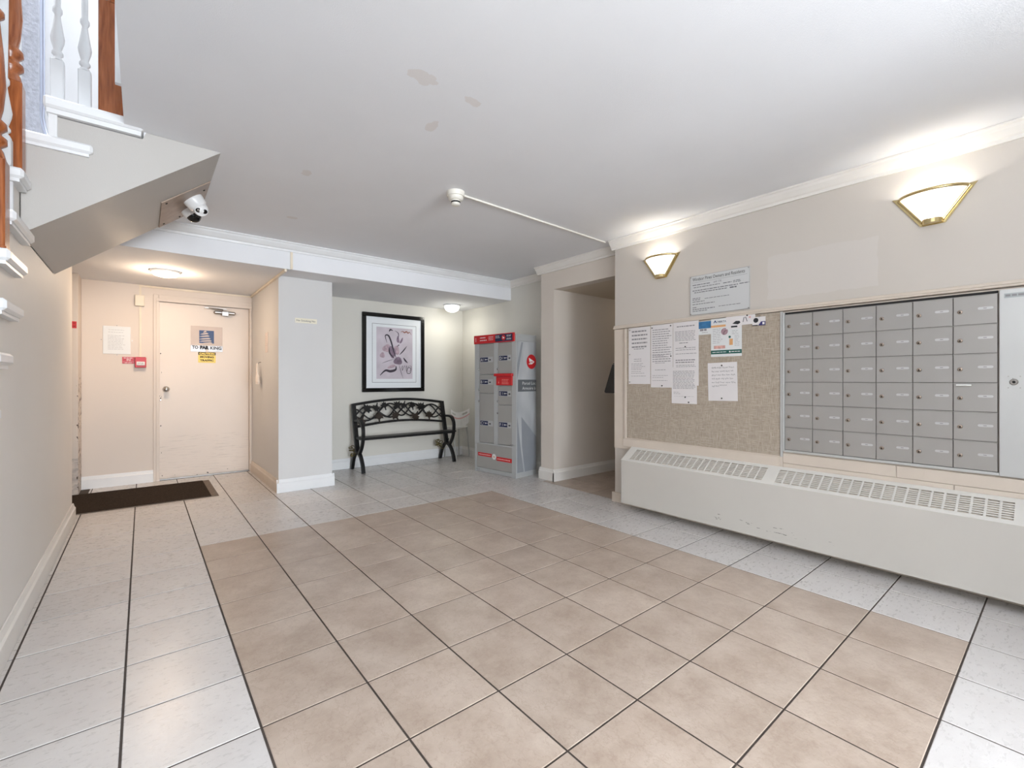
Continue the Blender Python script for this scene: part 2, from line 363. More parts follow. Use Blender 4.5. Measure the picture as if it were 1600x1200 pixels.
def in_room():
    return [(-.42, 3.38, -2.0, 2.66), (-.42, 3.52, 2.66, 3.62), (3.52, 5.9, 2.66, 3.61), (-.42, 3.52, 3.62, 3.83), (-.42, 3.73, 3.83, 4.96),
            (-.42, 1.03, 4.96, 6.39), (-1.55, -.42, 5.07, 6.09), (1.59, 3.73, 4.96, 5.78)]
def clip(c, r):
    a = (max(c[0], r[0]), min(c[1], r[1]), max(c[2], r[2]), min(c[3], r[3]))
    return a if a[1]-a[0] > .012 and a[3]-a[2] > .012 else None
sa, ca = math.sin(math.radians(39.0855)), math.cos(math.radians(39.0855))
def seen(x, y):
    d = x*sa+y*ca; r = x*ca-y*sa
    return d > 1.1 and abs(r) < d*1.2
tile_mesh = {}
n_tile = 0
for i in range(-5, 17):
    for j in range(-9, 17):
        gx, gy = .0036, .0031                       # wide joints one way, narrow the other
        c = (TX0+i*T+gx, TX0+(i+1)*T-gx, TY0-(j+1)*TY+gy, TY0-j*TY-gy)
        mx, my_ = (c[0]+c[1])/2, (c[2]+c[3])/2
        if not any(seen(a, b) for a in (c[0], mx, c[1]) for b in (c[2], my_, c[3])): continue
        rs = [q for q in (clip(c, r) for r in in_room()) if q]
        if not rs: continue
        tan = (0 <= i <= 6 and 0 <= j <= 9)
        full = sum((q[1]-q[0])*(q[3]-q[2]) for q in rs) > .96*(c[1]-c[0])*(c[3]-c[2])
        if full: rs = [(c[0], c[1], c[2], c[3])]
        if mx > 3.62 and 2.66 < my_ < 3.62: tan = True
        key = ('t' if tan else 'w') if full else None
        cx, cy = mx, my_
        if key in tile_mesh:
            o = tile_mesh[key].copy(); COL.objects.link(o); o.location = (cx, cy, 0)
        else:
            mb = MB()
            for q in rs:
                a0, a1, b0, b1 = q[0]-cx, q[1]-cx, q[2]-cy, q[3]-cy; e = .002
                vs = [(a0, b0, -.006), (a1, b0, -.006), (a1, b1, -.006), (a0, b1, -.006),
                      (a0, b0, -.0015), (a1, b0, -.0015), (a1, b1, -.0015), (a0, b1, -.0015),
                      (a0+e, b0+e, 0), (a1-e, b0+e, 0), (a1-e, b1-e, 0), (a0+e, b1-e, 0)]
                fs = [(k, (k+1) % 4, 4+(k+1) % 4, 4+k) for k in range(4)]+[(4+k, 4+(k+1) % 4, 8+(k+1) % 4, 8+k) for k in range(4)]+[(8, 9, 10, 11)]
                mb.add(vs, fs)
            o = mb.build('floor_tile', M_tt if tan else M_tw, floor); o.location = (cx, cy, 0)
            if key: tile_mesh[key] = o
        n_tile += 1

struct('ceiling', MB().box(-.073, XH, -5.1, 3.04, ZC, 2.62).box(.343, XH, 3.04, 4.08, ZC, 2.62).box(-.55, XA, 4.08, YB+.05, ZC, 2.62)
       .box(XH, XA, 3.82, 4.08, ZC, 2.62).box(-1.6, -.073, -5.1, .8, ZC, 2.62), M_ceil)
struct('ceiling_soffit', MB().box(-1.6, XA, YB, 6.6, ZS, 2.40), M_ceil)
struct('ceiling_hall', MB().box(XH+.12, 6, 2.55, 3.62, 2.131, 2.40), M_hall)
struct('wall_header', MB().box(XH, XH+.119, 2.672, 3.62, 2.13, ZC-.001), M_wall)
# left wall under the open side of the stairs (stepped top)
NOS = [(.20, 1.10), (.41, 1.35), (.61, 1.60), (.81, 1.85), (1.02, 2.16), (1.225, 2.44), (1.432, 2.539), (1.634, 2.603), (1.815, 2.707), (2.04, 2.86)]
prof = [(-5.0, 0), (5.05, 0), (5.05, ZS-.001), (YB+.04, ZS-.001), (YB+.04, ZC-.001), (4.09, ZC-.001), (4.09, 2.0)]
for k in range(len(NOS)-1, -1, -1):
    zt, yf = NOS[k]; prof += [(yf+.03, zt-.045), (yf+.03, (NOS[k-1][0]-.045) if k else 0.001)]
prof = prof[:-1]+[(NOS[0][1]+.03, .155), (.82, .155), (.82, ZC-.001), (-5.0, ZC-.001)]
struct('wall_left', MB().prism(prof, XL-.12, XL, fr((0, 0, 0), (0, 1, 0), (0, 0, 1))), M_walll)
struct('wall_nook', MB().box(-1.6, -.489, 6.10, 6.55, 0, 2.13).box(-1.6, -1.5, 4.95, 6.1, 0, ZS-.001).box(-1.5, XL-.12, 4.94, 5.05, 0, ZS-.001).box(-1.6, -.489, 6.13, 6.55, 2.13, ZS-.001), M_scuff)
struct('wall_entry', MB().box(-.488, .095, 6.40, 6.55, 0, ZS-.001).box(.095, 1.049, 6.40, 6.55, 2.07, ZS-.001), M_entry)
struct('wall_pier', MB().box(1.05, 1.57, 4.98, 6.55, 0, ZS-.001), M_pier)
struct('wall_alcove', MB().box(1.571, XA, 5.80, 5.95, 0, ZS-.001), M_alc)
struct('wall_alcove_side', MB().box(XA, XA+.15, 3.83, 5.95, 0, ZC-.001), M_alc)
struct('wall_hall', MB().box(XH, 6, 3.62, 3.829, 0, ZC-.001).box(5.9, 6, 2.6, 3.62, 0, 2.129), M_wall)
struct('wall_right', MB().box(XR, 6, -5.0, 2.67, 0, ZC-.001), M_right)
# assumed front of the lobby, unseen behind the camera: an added glazed screen
struct('wall_rear', MB().box(-1.6, -.3, -5.1, -5.0, 0, ZC).box(3.3, 6, -5.1, -5.0, 0, ZC).box(-.3, 3.3, -5.1, -5.0, 2.32, ZC).box(-.3, 3.3, -5.1, -5.0, 0, .36), M_wall)
w1 = struct('assumed_window_1', MB().box(-.3, -.24, -5.09, -5.01, .36, 2.32).box(3.24, 3.3, -5.09, -5.01, .36, 2.32).box(-.24, 3.24, -5.09, -5.01, .36, .42).box(-.24, 3.24, -5.09, -5.01, 2.26, 2.32)
            .box(.92, .98, -5.09, -5.01, .42, 2.26).box(2.06, 2.12, -5.09, -5.01, .42, 2.26), M_alul)
for a, b in ((-.24, .92), (.98, 2.06), (2.12, 3.24)): MB().box(a, b, -5.056, -5.05, .42, 2.26).build('pane', M_pane, w1)
struct('daylight_blocker', MB().box(2.15, XR-.001, -1.15, -1.02, 0, ZC-.001), M_wall)  # added partition out of view, keeps daylight off the near right side
# stairwell above
struct('wall_stairwell', MB().box(-1.6, 1.3, 4.085, 4.2, 2.63, 5).box(-1.6, XL-.12, 4.085, 4.2, 0, 2.63).box(XL-.12, .343, 4.0851, 4.2, 2.43, 2.63)
       .box(-1.6, -1.5, .7, 4.085, 0, 5).box(-1.5, 1.3, .7, .8, 2.62, 5).box(1.2, 1.3, .8, 4.085, 2.62, 5), M_shaft)
struct('ceiling_stairwell', MB().box(-1.6, 1.3, .7, 4.2, 5, 5.1), M_shaft)
struct('wall_stair_corner', MB().box(-.548, -.478, 3.86, 4.084, 2.04, 5), M_stucco)

# mouldings: crown cornices and baseboards
CR = [(0, 0), (.062, 0), (.062, -.010), (.052, -.016), (.046, -.030), (.024, -.058), (.014, -.064), (.012, -.082), (0, -.082)]
BBP = [(0, 0), (.020, 0), (.020, .094), (.013, .104), (.011, .112), (.006, .130), (0, .130)]
def along(p, q, prof, flip=1, ext=0):
    """extrude a wall profile (out, up) from p to q; out is to the left of p->q"""
    p = Vector(p); q = Vector(q); d = (q-p).normalized(); L = (q-p).length
    n = Vector((-d.y, d.x, 0)); m = Matrix.Identity(4)
    for i in range(3): m[i][0], m[i][1], m[i][2], m[i][3] = n[i], (0, 0, 1)[i], d[i], p[i]
    return MB().prism(prof, -ext, L+ext, m)
tr = [0]
def crown(name, p, q, m=M_trim): return struct(name, along(p, q, CR), m, fix=True)
crown('trim_1', (XR-.001, -4.98, ZC-.001), (XR-.001, 2.70, ZC-.001))
struct('trim_2', along((XR-.001, 2.671, ZC-.001), (XH-.001, 2.671, ZC-.001), CR), M_trim, fix=True)
crown('trim_3', (XH-.001, 2.67, ZC-.001), (XH-.001, 3.88, ZC-.001), M_trim)
crown('trim_4', (XA-.001, 3.83, ZC-.001), (XA-.001, YB, ZC-.001), M_trim)
crown('trim_5', (XA, YB-.001, ZC-.001), (-.43, YB-.001, ZC-.001), M_trimw)
crown('trim_6', (XH, 3.831, ZC-.001), (XA, 3.831, ZC-.001), M_trim)
def base(name, p, q, m=M_trim, prof=BBP): return struct(name, along(p, q, prof), m, fix=True)
base('baseboard_left', (XL+.001, 5.07, 0), (XL+.001, -4.98, 0), M_trim)
base('baseboard_left_end', (XL-.06, 5.051, 0), (XL+.0205, 5.051, 0), M_trim) if False else None
base('baseboard_entry', (.09, 6.399, 0), (-.488, 6.399, 0), M_trimw)
base('baseboard_pier_side', (1.049, 4.961, 0), (1.049, 6.40, 0), M_cream)
base('baseboard_pier', (1.59, 4.979, 0), (1.03, 4.979, 0), M_trimw)
base('baseboard_pier_back', (1.571, 5.78, 0), (1.571, 4.961, 0), M_trimw)
base('baseboard_alcove', (XA, 5.799, 0), (1.571, 5.799, 0), M_trimw)
base('baseboard_alcove_side', (XA-.001, 3.83, 0), (XA-.001, 5.79, 0), M_trim)
base('baseboard_hall_end', (XH-.001, 3.601, 0), (XH-.001, 3.849, 0), M_trim)
base('baseboard_hall', (5.9, 3.619, 0), (XH-.021, 3.619, 0), M_trim)
base('baseboard_right', (XR-.001, -4.98, 0), (XR-.001, 2.69, 0), M_cream, [(0, 0), (.018, 0), (.018, .088), (0, .09)])

# ------------------------------------------------------------------ staircase at the left
st = thing('staircase', 'white winder staircase rising over the left wall into the ceiling opening', 'staircase', (-.9, 2.9, 0))
k = .7891
up_poly = [(-.435, 1.80-.004), (.343, 2.41), (.30, 2.428), (.02, 2.428), (-.0, 2.374), (-.33, 2.374), (-.33, 2.224), (-.435, 2.224)]
Mxz = fr((0, 0, 0), (1, 0, 0), (0, 0, 1))   # local w = -Y
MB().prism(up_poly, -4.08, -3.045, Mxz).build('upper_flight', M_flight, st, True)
def tread(x0, x1, y0, y1, zt, nose='y'):
    return MB().box(x0, x1, y0, y1, zt-.046, zt, bev=.010).box(x0+.01, x1-.014, y0+.012, y1-.012, zt-.060, zt-.044)
ends = [None, None, None, None, 2.469, 2.671, 2.874, 2.96, 3.125, 3.04]
for (zt, yf), e in zip(NOS, ends):
    if zt < .6: continue
    y1 = e if e else yf+.30
    tread(-1.45, -.40 if zt > .9 else -.41, yf, y1, zt).build('tread', M_trimw, st)
for n, (zt, yf) in enumerate(NOS):
    if n == 0: continue
    MB().box(-1.45, XL+.004, yf+.028, yf+.05, NOS[n-1][0], zt-.047).build('riser', M_trimw, st)
MB().box(-1.45, XL-.12, 2.95, 4.08, 1.95, 2.0).build('landing', M_trimw, st)
tread(-.46, -.19, 3.018, 4.08, 2.272).build('tread', M_trimw, st)
MB().box(-.36, .004, 3.004, 4.08, 2.400, 2.452, bev=.010).box(-.35, -.006, 3.02, 4.07, 2.378, 2.402).build('tread', M_trimw, st)
MB().box(-.345, -.315, 3.036, 4.07, 2.273, 2.379).build('riser', M_trimw, st)

def newel_bm(x, y, z0, zsq, ztop, r, mb, hw):
    mb.box(x-hw, x+hw, y-hw, y+hw, z0, zsq, bev=.006)
    L = [(hw*.95, 0), (hw*.8, .03), (hw*.62, .045), (hw*1.02, .062), (hw*1.02, .082), (hw*.68, .095), (hw*.68, .105), (hw*1.02, .122), (hw*1.0, .142), (hw*.62, .16),
         (hw*.78, .20), (hw*.95, .29), (hw*.8, .42), (hw*.55, .55), (hw*.85, .565), (hw*.85, .58), (hw*.5, .6)]
    f = (ztop-zsq)/.6
    return mb.lathe([(a, zsq+b*min(1, f) if f < 1 else zsq+b) for a, b in L if b <= ztop-zsq or f < 1]+[(hw*.5, ztop)], fr((x, y, 0), (1, 0, 0), (0, 1, 0)))
def newel(label, x, y, z0, zsq, ztop, hw):
    t = thing('newel_post', label, 'post', (x, y, z0))
    mb = MB(); newel_bm(x, y, z0, zsq, ztop, 0, mb, hw); mb.build('post', M_wood, t)
    MB().box(x-hw-.004, x+hw+.004, y-hw-.004, y+hw+.004, z0, z0+.012, bev=.003).build('base_plate', M_wood, t)
    return t
newel('turned brown newel post nearest the camera at the left frame edge', -.462, 2.665, 1.634, 1.99, 2.62, .045)
newel('turned brown newel post behind the white baluster at the turn of the stairs', -.456, 2.965, 2.04, 2.44, 3.25, .042)
newel('square brown newel post beside the ceiling opening edge at the stair top', -.118, 3.14, 2.452, 3.05, 3.5, .056)
BAL = [(.024, 0), (.018, .012), (.012, .02), (.021, .03), (.021, .04), (.014, .052), (.024, .09), (.026, .11), (.02, .15), (.013, .2), (.011, .22), (.018, .235), (.018, .25), (.012, .262), (.014, .5)]
def baluster(label, x, y, z0, zsq, ztop):
    t = thing('baluster', label, 'baluster', (x, y, z0), 'white turned stair balusters')
    MB().box(x-.024, x+.024, y-.024, y+.024, z0, zsq, bev=.004).build('square_base', M_balw, t)
    MB().lathe([(a, zsq+b) for a, b in BAL if zsq+b < ztop-.05]+[(.016, ztop)], fr((x, y, 0), (1, 0, 0), (0, 1, 0)), n=14).build('turned_shaft', M_balw, t)
baluster('white turned baluster between the two brown newel posts at far left', -.452, 2.80, 1.815+.18, 2.13, 2.95) if False else baluster('white turned baluster between the two brown newel posts at far left', -.462, 2.885, 2.04, 2.16, 3.0)
baluster('white turned baluster on the top tread, left of the pair', -.318, 3.075, 2.452, 2.655, 3.4)
baluster('white turned baluster on the top tread, right one beside the brown post', -.222, 3.075, 2.452, 2.645, 3.4)
hr = thing('handrail', 'brown handrail above the stair balusters', 'handrail', (-.2, 3.07, 3.39))
MB().box(-.36, -.04, 3.05, 3.13, 3.401, 3.46, bev=.012).build('rail', M_wood, hr)
struct('trim_12', MB().box(-.104, -.0735, 2.90, 2.925, 2.555, 3.2), M_trimw)
cd = tag(MB().tube([(-.456, 3.80, 4.9), (-.456, 3.80, 2.75), (-.456, 3.80, 2.66), (-.448, 3.79, 2.60), (-.43, 3.77, 2.53), (-.38, 3.74, 2.44), (-.30, 3.70, 2.33)], .011, n=10).build('conduit', M_cond),
         'bent galvanised conduit pipe running down the stairwell corner', 'pipe')

# ------------------------------------------------------------------ entry: door, signs, mat
d1 = thing('door_1', None, None, (.58, 6.44, 0), kind='structure')
MB().box(.090, .138, 6.383, 6.549, 0, 2.072, bev=.004).box(.1385, 1.048, 6.384, 6.549, 2.004, 2.0715, bev=.003).box(1.022, 1.048, 6.383, 6.549, 0, 2.004, bev=.003) \
    .box(.114, .145, 6.374, 6.39, 0, 1.996, bev=.003).box(.114, 1.047, 6.374, 6.39, 1.997, 2.03, bev=.003).build('door_frame', M_entry, d1)
MB().box(.142, 1.02, 6.43, 6.475, .012, 2.0, bev=.003).build('door_leaf', M_door, d1)
MB().box(.13, 1.03, 6.43, 6.54, -.004, .01).build('threshold', M_steel, d1)
kn = MB().lathe([(.033, 0), (.033, .006), (.028, .010), (.012, .014), (.012, .04), (.026, .048), (.030, .06), (.028, .072), (.014, .08), (0.001, .081)], FY(6.43, .205, 1.02), n=18).build('door_knob', M_chrome, d1)
MB().lathe([(.006, 0), (.006, .01)], FY(6.43, .155, .90), n=8).build('latch_plate', M_steel, d1)
MB().box(.65, .875, 6.372, 6.43, 1.905, 1.945, bev=.014).box(.73, .80, 6.362, 6.375, 1.885, 1.94, bev=.004).build('door_closer', M_steel, d1)
MB().box(.56, .78, 6.375, 6.389, 1.964, 1.976).tube([(.74, 6.39, 1.94), (.74, 6.37, 1.96), (.60, 6.365, 1.968)], .007).build('closer_arm', M_steel, d1)
for zz in (1.42, .92): MB().lathe([(.006, 0), (.006, .003)], FY(6.43, .155, zz), n=8).build('screw_hole', M_dark, d1)

def sign_plate(mb, F, a0, a1, b0, b1, th=.004, mi=0): return mb.box(a0, a1, b0, b1, 0, th, F, mi, bev=.0012)
F = FY(6.429)
sg = thing('parking_sign', 'taupe parking sign with blue tree emblem on the entry door', 'sign', (.585, 6.429, 1.6))
sign_plate(MB(), F, .432, .742, 1.53, 1.754).build('plate', M_signb, sg)
em = MB().quad(.512, .657, 1.556, 1.706, .0046, F)
em.build('emblem_square', M_blueink, sg)
tr_ = MB()
for k_, (xa, xb, zb) in enumerate(((.548, .588, 1.688), (.52, .605, 1.664), (.51, .615, 1.636), (.507, .625, 1.606), (.507, .636, 1.580), (.53, .642, 1.556))):
    tr_.poly([(xa, zb-.006), (xa+.3*(xb-xa), zb+.006), (xb-.02, zb+.016), (xb, zb+.006), (xb-.01, zb), (xa+.4*(xb-xa), zb-.006)], .0052, F)
tr_.build('tree_emblem', M_signb, sg)
sg2 = thing('lettered_strip', 'silver taped strip lettered TO PARKING beneath the emblem sign', 'sign', (.585, 6.429, 1.49))
MB().box(.43, .574, 1.455, 1.527, 0, .0035, F).box(.60, .744, 1.460, 1.528, 0, .0035, F).box(.57, .604, 1.49, 1.527, 0, .003, F).build('strip', M_silver, sg2)
MB().text('TO', .050, .444, 1.488, .0042, F, width=.060, bold=.002).text('PAR', .050, .520, 1.488, .0042, F, width=.088, bold=.004).text('KING', .050, .618, 1.486, .0042, F, width=.112, bold=.0015).build('lettering', M_ink, sg2)
sg3 = thing('caution_sign', 'small yellow and black caution sign at the middle of the entry door', 'sign', (.587, 6.429, 1.385))
sign_plate(MB(), F, .502, .674, 1.328, 1.452).build('plate', M_yellow, sg3)
MB().quad(.503, .673, 1.418, 1.451, .0045, F).build('header_band', M_ink, sg3)
MB().text('CAUTION', .028, .512, 1.425, .005, F, width=.152, bold=.002).build('header_lettering', M_yellow, sg3)
MB().text('MOVING', .030, .520, 1.384, .0045, F, width=.135, bold=.0014).text('TRAFFIC', .030, .520, 1.345, .0045, F, width=.135, bold=.0014).build('lettering', M_ink, sg3)
F = FY(6.399)
no = thing('framed_notice', 'cream laminated notice screwed to the wall left of the entry door', 'notice', (-.213, 6.399, 1.55))
MB().box(-.324, -.102, 1.40, 1.694, 0, .005, F, bev=.001).build('sheet', M_paper2, no)
MB().lines(-.28, -.14, [1.655, 1.63], .006, F).lines(-.285, -.14, [1.595-.016*i for i in range(10)], .006, F).build('print', M_inkg, no)
for a, b in ((-.213, 1.702), (-.213, 1.39), (-.337, 1.547), (-.089, 1.547)): MB().lathe([(.005, 0), (.005, .006)], FY(6.399, a, b), n=8).build('clip', M_steel, no)
rs = thing('fire_instruction_plate', 'red lettered plate immediately left of the fire pull station', 'sign', (-.115, 6.399, 1.335))
MB().box(-.170, -.068, 1.300, 1.372, 0, .004, F).build('plate', M_redp, rs)
MB().lines(-.158, -.08, [1.36], .0048, F, hh=.005, ragged=0).lines(-.135, -.10, [1.345, 1.334], .0048, F, hh=.005, ragged=0).lines(-.165, -.073, [1.317], .0048, F, hh=.002, ragged=0).lines(-.15, -.09, [1.308], .0048, F, hh=.003, ragged=0).build('lettering', M_whitep, rs)
ps = thing('fire_pull_station', 'red fire pull station with a white bar on the wall beside the door', 'fire alarm', (-.016, 6.399, 1.315))
MB().box(-.066, .030, 1.258, 1.372, 0, .05, F, bev=.005).build('housing', M_redp, ps)
MB().box(-.052, .018, 1.283, 1.322, .049, .060, F, bev=.003).build('pull_bar', M_whitep, ps)
MB().lines(-.042, .01, [1.308, 1.297], .0605, F, hh=.003, ragged=.1).build('lettering', M_ink, ps)
rw = thing('wall_raceway', 'ivory cable raceway with a square junction box above the fire pull station', 'raceway', (-.02, 6.399, 1.37))
MB().box(-.030, -.012, 1.374, 2.155, 0, .013, F).box(-.0299, 1.045, 2.140, 2.158, 0, .0131, F).build('channel', M_ivory, rw)
MB().box(-.066, .014, 1.925, 2.045, 0, .045, F, bev=.004).build('junction_box', M_ivory, rw)
F = FY(6.099)
st2 = thing('red_sticker', 'small red sticker on the scuffed corner behind the left wall', 'sticker', (-.52, 6.099, 1.66))
MB().box(-.548, -.499, 1.626, 1.692, 0, .002, F).build('sheet', M_red, st2)
MB().lines(-.543, -.505, [1.675, 1.645], .0025, F, hh=.004, ragged=.1).build('lettering', M_dark, st2)
F = FX(1.049)
pn = thing('wall_paper', 'narrow pinkish paper notice on the side of the wall pier', 'notice', (1.049, 5.53, 1.53))
MB().box(-5.60, -5.46, 1.425, 1.64, 0, .003, F).build('sheet', mat('pinkish_paper', (226, 214, 208), .6), pn)
MB().lines(-5.58, -5.48, [1.60-.02*i for i in range(6)], .0036, F).build('print', M_inkg, pn)
pb = thing('plastic_bag', 'crumpled white plastic bag hanging from a hook on the wall pier', 'bag', (1.049, 5.85, 1.2))
bg = MB(); rr = random.Random(3)
rows = [(1.31, .010, .012), (1.27, .028, .02), (1.22, .034, .03), (1.19, .03, .026), (1.15, .05, .05), (1.10, .062, .055), (1.08, .05, .04)]
vs = []; fs = []
for z_, hw_, dp in rows:
    for q in range(10):
        a_ = 2*PI*q/10; vs.append((1.012+.6*dp*math.cos(a_)*rr.uniform(.6, 1)-.0, 5.85+hw_*math.sin(a_)*rr.uniform(.8, 1.1)-(1.31-z_)*.18, z_+rr.uniform(-.006, .006)))
for r_ in range(len(rows)-1):
    for q in range(10): fs.append((r_*10+q, r_*10+(q+1) % 10, (r_+1)*10+(q+1) % 10, (r_+1)*10+q))
fs += [tuple(range(10)), tuple(range(len(vs)-1, len(vs)-11, -1))]
bg.add(vs, fs).build('bag', mat('white_polythene', (236, 226, 216), .4), pb, True)
MB().tube([(1.05, 5.85, 1.325), (1.03, 5.85, 1.325), (1.022, 5.85, 1.312), (1.016, 5.85, 1.30)], .004).build('hook', M_steel, pb)
ns = thing('no_smoking_sign', 'small cream no smoking label on the pale wall pier', 'sign', (1.308, 4.979, 1.732))
F = FY(4.979)
MB().box(1.202, 1.414, 1.708, 1.757, 0, .003, F).build('plate', mat('cream_label', (240, 234, 216), .5), ns)
MB().text('No Smoking No', .026, 1.214, 1.724, .0036, F, width=.182).build('lettering', M_ink, ns)
rc = thing('cable_cover', 'thin ivory cable cover along the beam face and entry ceiling edge', 'raceway', (1.1, 4.63, 2.2))
MB().box(1.078, 1.098, YB-.012, YB-.001, 2.166, 2.326).box(1.03, 1.049, YB, 6.38, 2.140, 2.163).build('channel', M_ivory, rc)
mt = thing('door_mat', 'dark brown carpet mat with worn rubber edge before the entry door', 'mat', (-.15, 5.65, 0))
MB().box(-.95, .515, 5.225, 6.085, .0005, .011, bev=.003).build('pile', M_mat, mt)
MB().box(.514, .575, 5.215, 6.09, .0005, .007, bev=.003).box(-.95, .514, 5.215, 5.226, .0005, .006).build('rubber_edge', M_matr, mt)

def flush_lamp(name, label, x, y, r, glass, lamp, dp=1):
    t = thing(name, label, 'lamp', (x, y, ZS))
    M = fr((x, y, ZS), (1, 0, 0), (0, -1, 0))      # local w points down
    MB().lathe([(r, 0), (r, .012), (r*.96, .016), (r*.9, .016)], M, n=32).build('rim', M_trimw, t)
    MB().lathe([(r*.90, .010), (r*.88, .010+.018*dp), (r*.74, .010+.034*dp), (r*.45, .010+.044*dp), (.002, .010+.047*dp)], M, n=32).build('glass', glass, t)
    p = point('bulb', (0, 0, -.12), lamp[0]*.48, lamp[1], .05); p.parent = t
    d = bpy.data.lights.new('bulb_glow', 'AREA'); d.shape = 'DISK'; d.size = r*1.7; d.energy = lamp[0]*.4; d.color = lamp[1]
    g = bpy.data.objects.new('bulb_glow', d); COL.objects.link(g); g.location = (0, 0, -.016-.047*dp); g.parent = t
    return t
flush_lamp('ceiling_lamp', 'warm glowing flush ceiling lamp over the entry door mat', .17, 5.47, .122, M_glassw, LAMP_ENTRY)
flush_lamp('ceiling_lamp', 'white glowing flush ceiling lamp in the bench alcove', 3.33, 5.42, .115, M_glassn, LAMP_ALCOVE, 1.9)

# ------------------------------------------------------------------ stair soffit cameras, smoke detector
nn_ = Vector((k, 0, -1)).normalized(); tt_ = Vector((1, 0, k)).normalized()
def sof(x, y, off=0): return Vector((x, y, 1.80+k*(x+.43)))+nn_*off
Mp = fr(sof(.22, 3.80), tt_, (0, 1, 0))    # w = tt x y
if (Mp.to_3x3() @ Vector((0, 0, 1))).dot(nn_) < 0: Mp = fr(sof(.22, 3.80), (0, 1, 0), tt_)
pl = thing('mounting_plate', 'stained steel mounting plate on the sloping underside of the stairs', 'plate', sof(.22, 3.80))
mb = MB(); a0, a1 = -.30, .27
L_ = Mp.inverted()
def onp(x, y): v_ = L_ @ sof(x, y); return (v_.x, v_.y)
q = [onp(.086, 3.50), onp(.336, 3.50), onp(.336, 4.075), onp(.086, 4.075)]
mb.prism(q, .001, .007, Mp).build('plate', M_plate, pl, True)
for (x_, y_) in ((.11, 3.55), (.31, 3.62), (.11, 4.02), (.2, 4.02)): MB().lathe([(.007, .006), (.006, .011)], fr(sof(x_, y_), (0, 1, 0), tt_) if Mp.col[0][1] > .5 else fr(sof(x_, y_), tt_, (0, 1, 0)), n=8).build('screw', M_dark, pl)
def to_frame(p, w):
    w = Vector(w).normalized(); u = w.orthogonal().normalized(); return fr(p, u, w.cross(u))
tc = thing('turret_camera', 'white turret security camera with two black lens windows', 'camera', sof(.262, 3.70))
ax = Vector((.55, -.10, -.62)).normalized(); b0 = sof(.255, 3.715, .007)
MB().lathe([(.062, 0), (.062, .012), (.056, .05), (.046, .062)], to_frame(b0, nn_), n=24).build('base', M_camw, tc)
bc = b0+nn_*.07; look = Vector((.10, -.80, -.58)).normalized()
MB().lathe([(.044*math.sin(PI*i/12), -.044*math.cos(PI*i/12)) for i in range(13)], to_frame(bc, look), n=20).lathe([(.045, .0), (.045, .010), (.038, .036), (.036, .038)], to_frame(bc, look), n=20).build('eyeball', M_camw, tc)
e1 = to_frame(bc+look*.0375, look); R = e1.to_3x3()
rt = look.cross(Vector((0, 0, 1))).normalized(); up_ = rt.cross(look)
for s_, m_ in ((-.0185, M_lens), (.0185, M_steel)):
    MB().lathe([(.0155, -.002), (.0155, .0025), (.012, .004)], to_frame(bc+look*.0375+rt*s_, look), n=14).build('lens_window', M_lens, tc)
MB().lathe([(.008, .004), (.005, .005)], to_frame(bc+look*.0375+rt*.0185, look), n=10).build('lens_ring', M_steel, tc)
dc = thing('dome_camera', 'black domed security camera under the white turret camera', 'camera', sof(.25, 3.95))
b1 = sof(.245, 3.93, .007)
MB().lathe([(.052, 0), (.054, .02), (.050, .045)], to_frame(b1, nn_), n=24).build('base', M_camw, dc)
MB().lathe([(.046*math.cos(PI/2*i/8), .045+.052*math.sin(PI/2*i/8)) for i in range(9)], to_frame(b1, nn_), n=24).build('dome', M_lens, dc)
sd = thing('smoke_detector', 'ivory smoke detector on the ceiling at the end of the raceway', 'smoke detector', (1.664, 2.66, ZC))
M = fr((1.664, 2.66, ZC-.001), (1, 0, 0), (0, -1, 0))
MB().lathe([(.062, 0), (.062, .028), (.058, .032)], M, n=28).build('base', M_smoke, sd)
MB().lathe([(.052, .030), (.050, .052), (.036, .058)], M, n=28).build('collar', M_smoke, sd)
MB().lathe([(.030, .056), (.030, .086), (.024, .092), (.002, .093)], M, n=24).build('sensor_cage', M_smoke, sd)
vt = MB()
for i in range(12):
    a_ = 2*PI*i/12; vt.box(-.005, .005, -.008, .008, .0295, .031, M @ Matrix.Translation((0, 0, .071)) @ Matrix.Rotation(a_, 4, 'Z') @ Matrix.Rotation(PI/2, 4, 'Y'))
vt.build('vent_slots', M_dark, sd)
cr = tag(MB().box(1.72, 3.34, 2.694, 2.708, ZC-.013, ZC-.001, Matrix.Identity(4)).build('ceiling_raceway', M_smoke), 'thin ivory raceway along the ceiling from the smoke detector to the right wall', 'raceway')
cr.data.transform(Matrix.Translation((1.664, 2.66, 0)) @ Matrix.Rotation(math.radians(2.6), 4, 'Z') @ Matrix.Translation((-1.664, -2.70, 0)))

# ------------------------------------------------------------------ alcove: picture, bench, chair, parcel locker
F = FY(5.799)
pc = thing('framed_picture', 'black framed abstract ink print above the bench', 'picture', (2.65, 5.799, 1.49))
x0, x1, z0, z1, w_ = 2.20, 3.092, .967, 2.010, .052
MB().box(x0, x1, z0, z0+w_, .002, .034, F, bev=.004).box(x0, x1, z1-w_, z1, .002, .034, F, bev=.004).box(x0, x0+w_, z0+w_, z1-w_, .002, .034, F, bev=.004).box(x1-w_, x1, z0+w_, z1-w_, .002, .034, F, bev=.004).build('frame', M_framek, pc)
MB().box(x0+.04, x1-.04, z0+.04, z1-.04, .002, .018, F).build('mount', M_matb, pc)
bl = MB(); t_ = .004
for a, b, c_, d_ in ((2.334, 2.968, 1.092, 1.092+t_), (2.334, 2.968, 1.872-t_, 1.872), (2.334, 2.334+t_, 1.092, 1.872), (2.968-t_, 2.968, 1.092, 1.872)): bl.quad(a, b, c_, d_, .0186, F)
bl.build('mount_line', M_artink, pc)
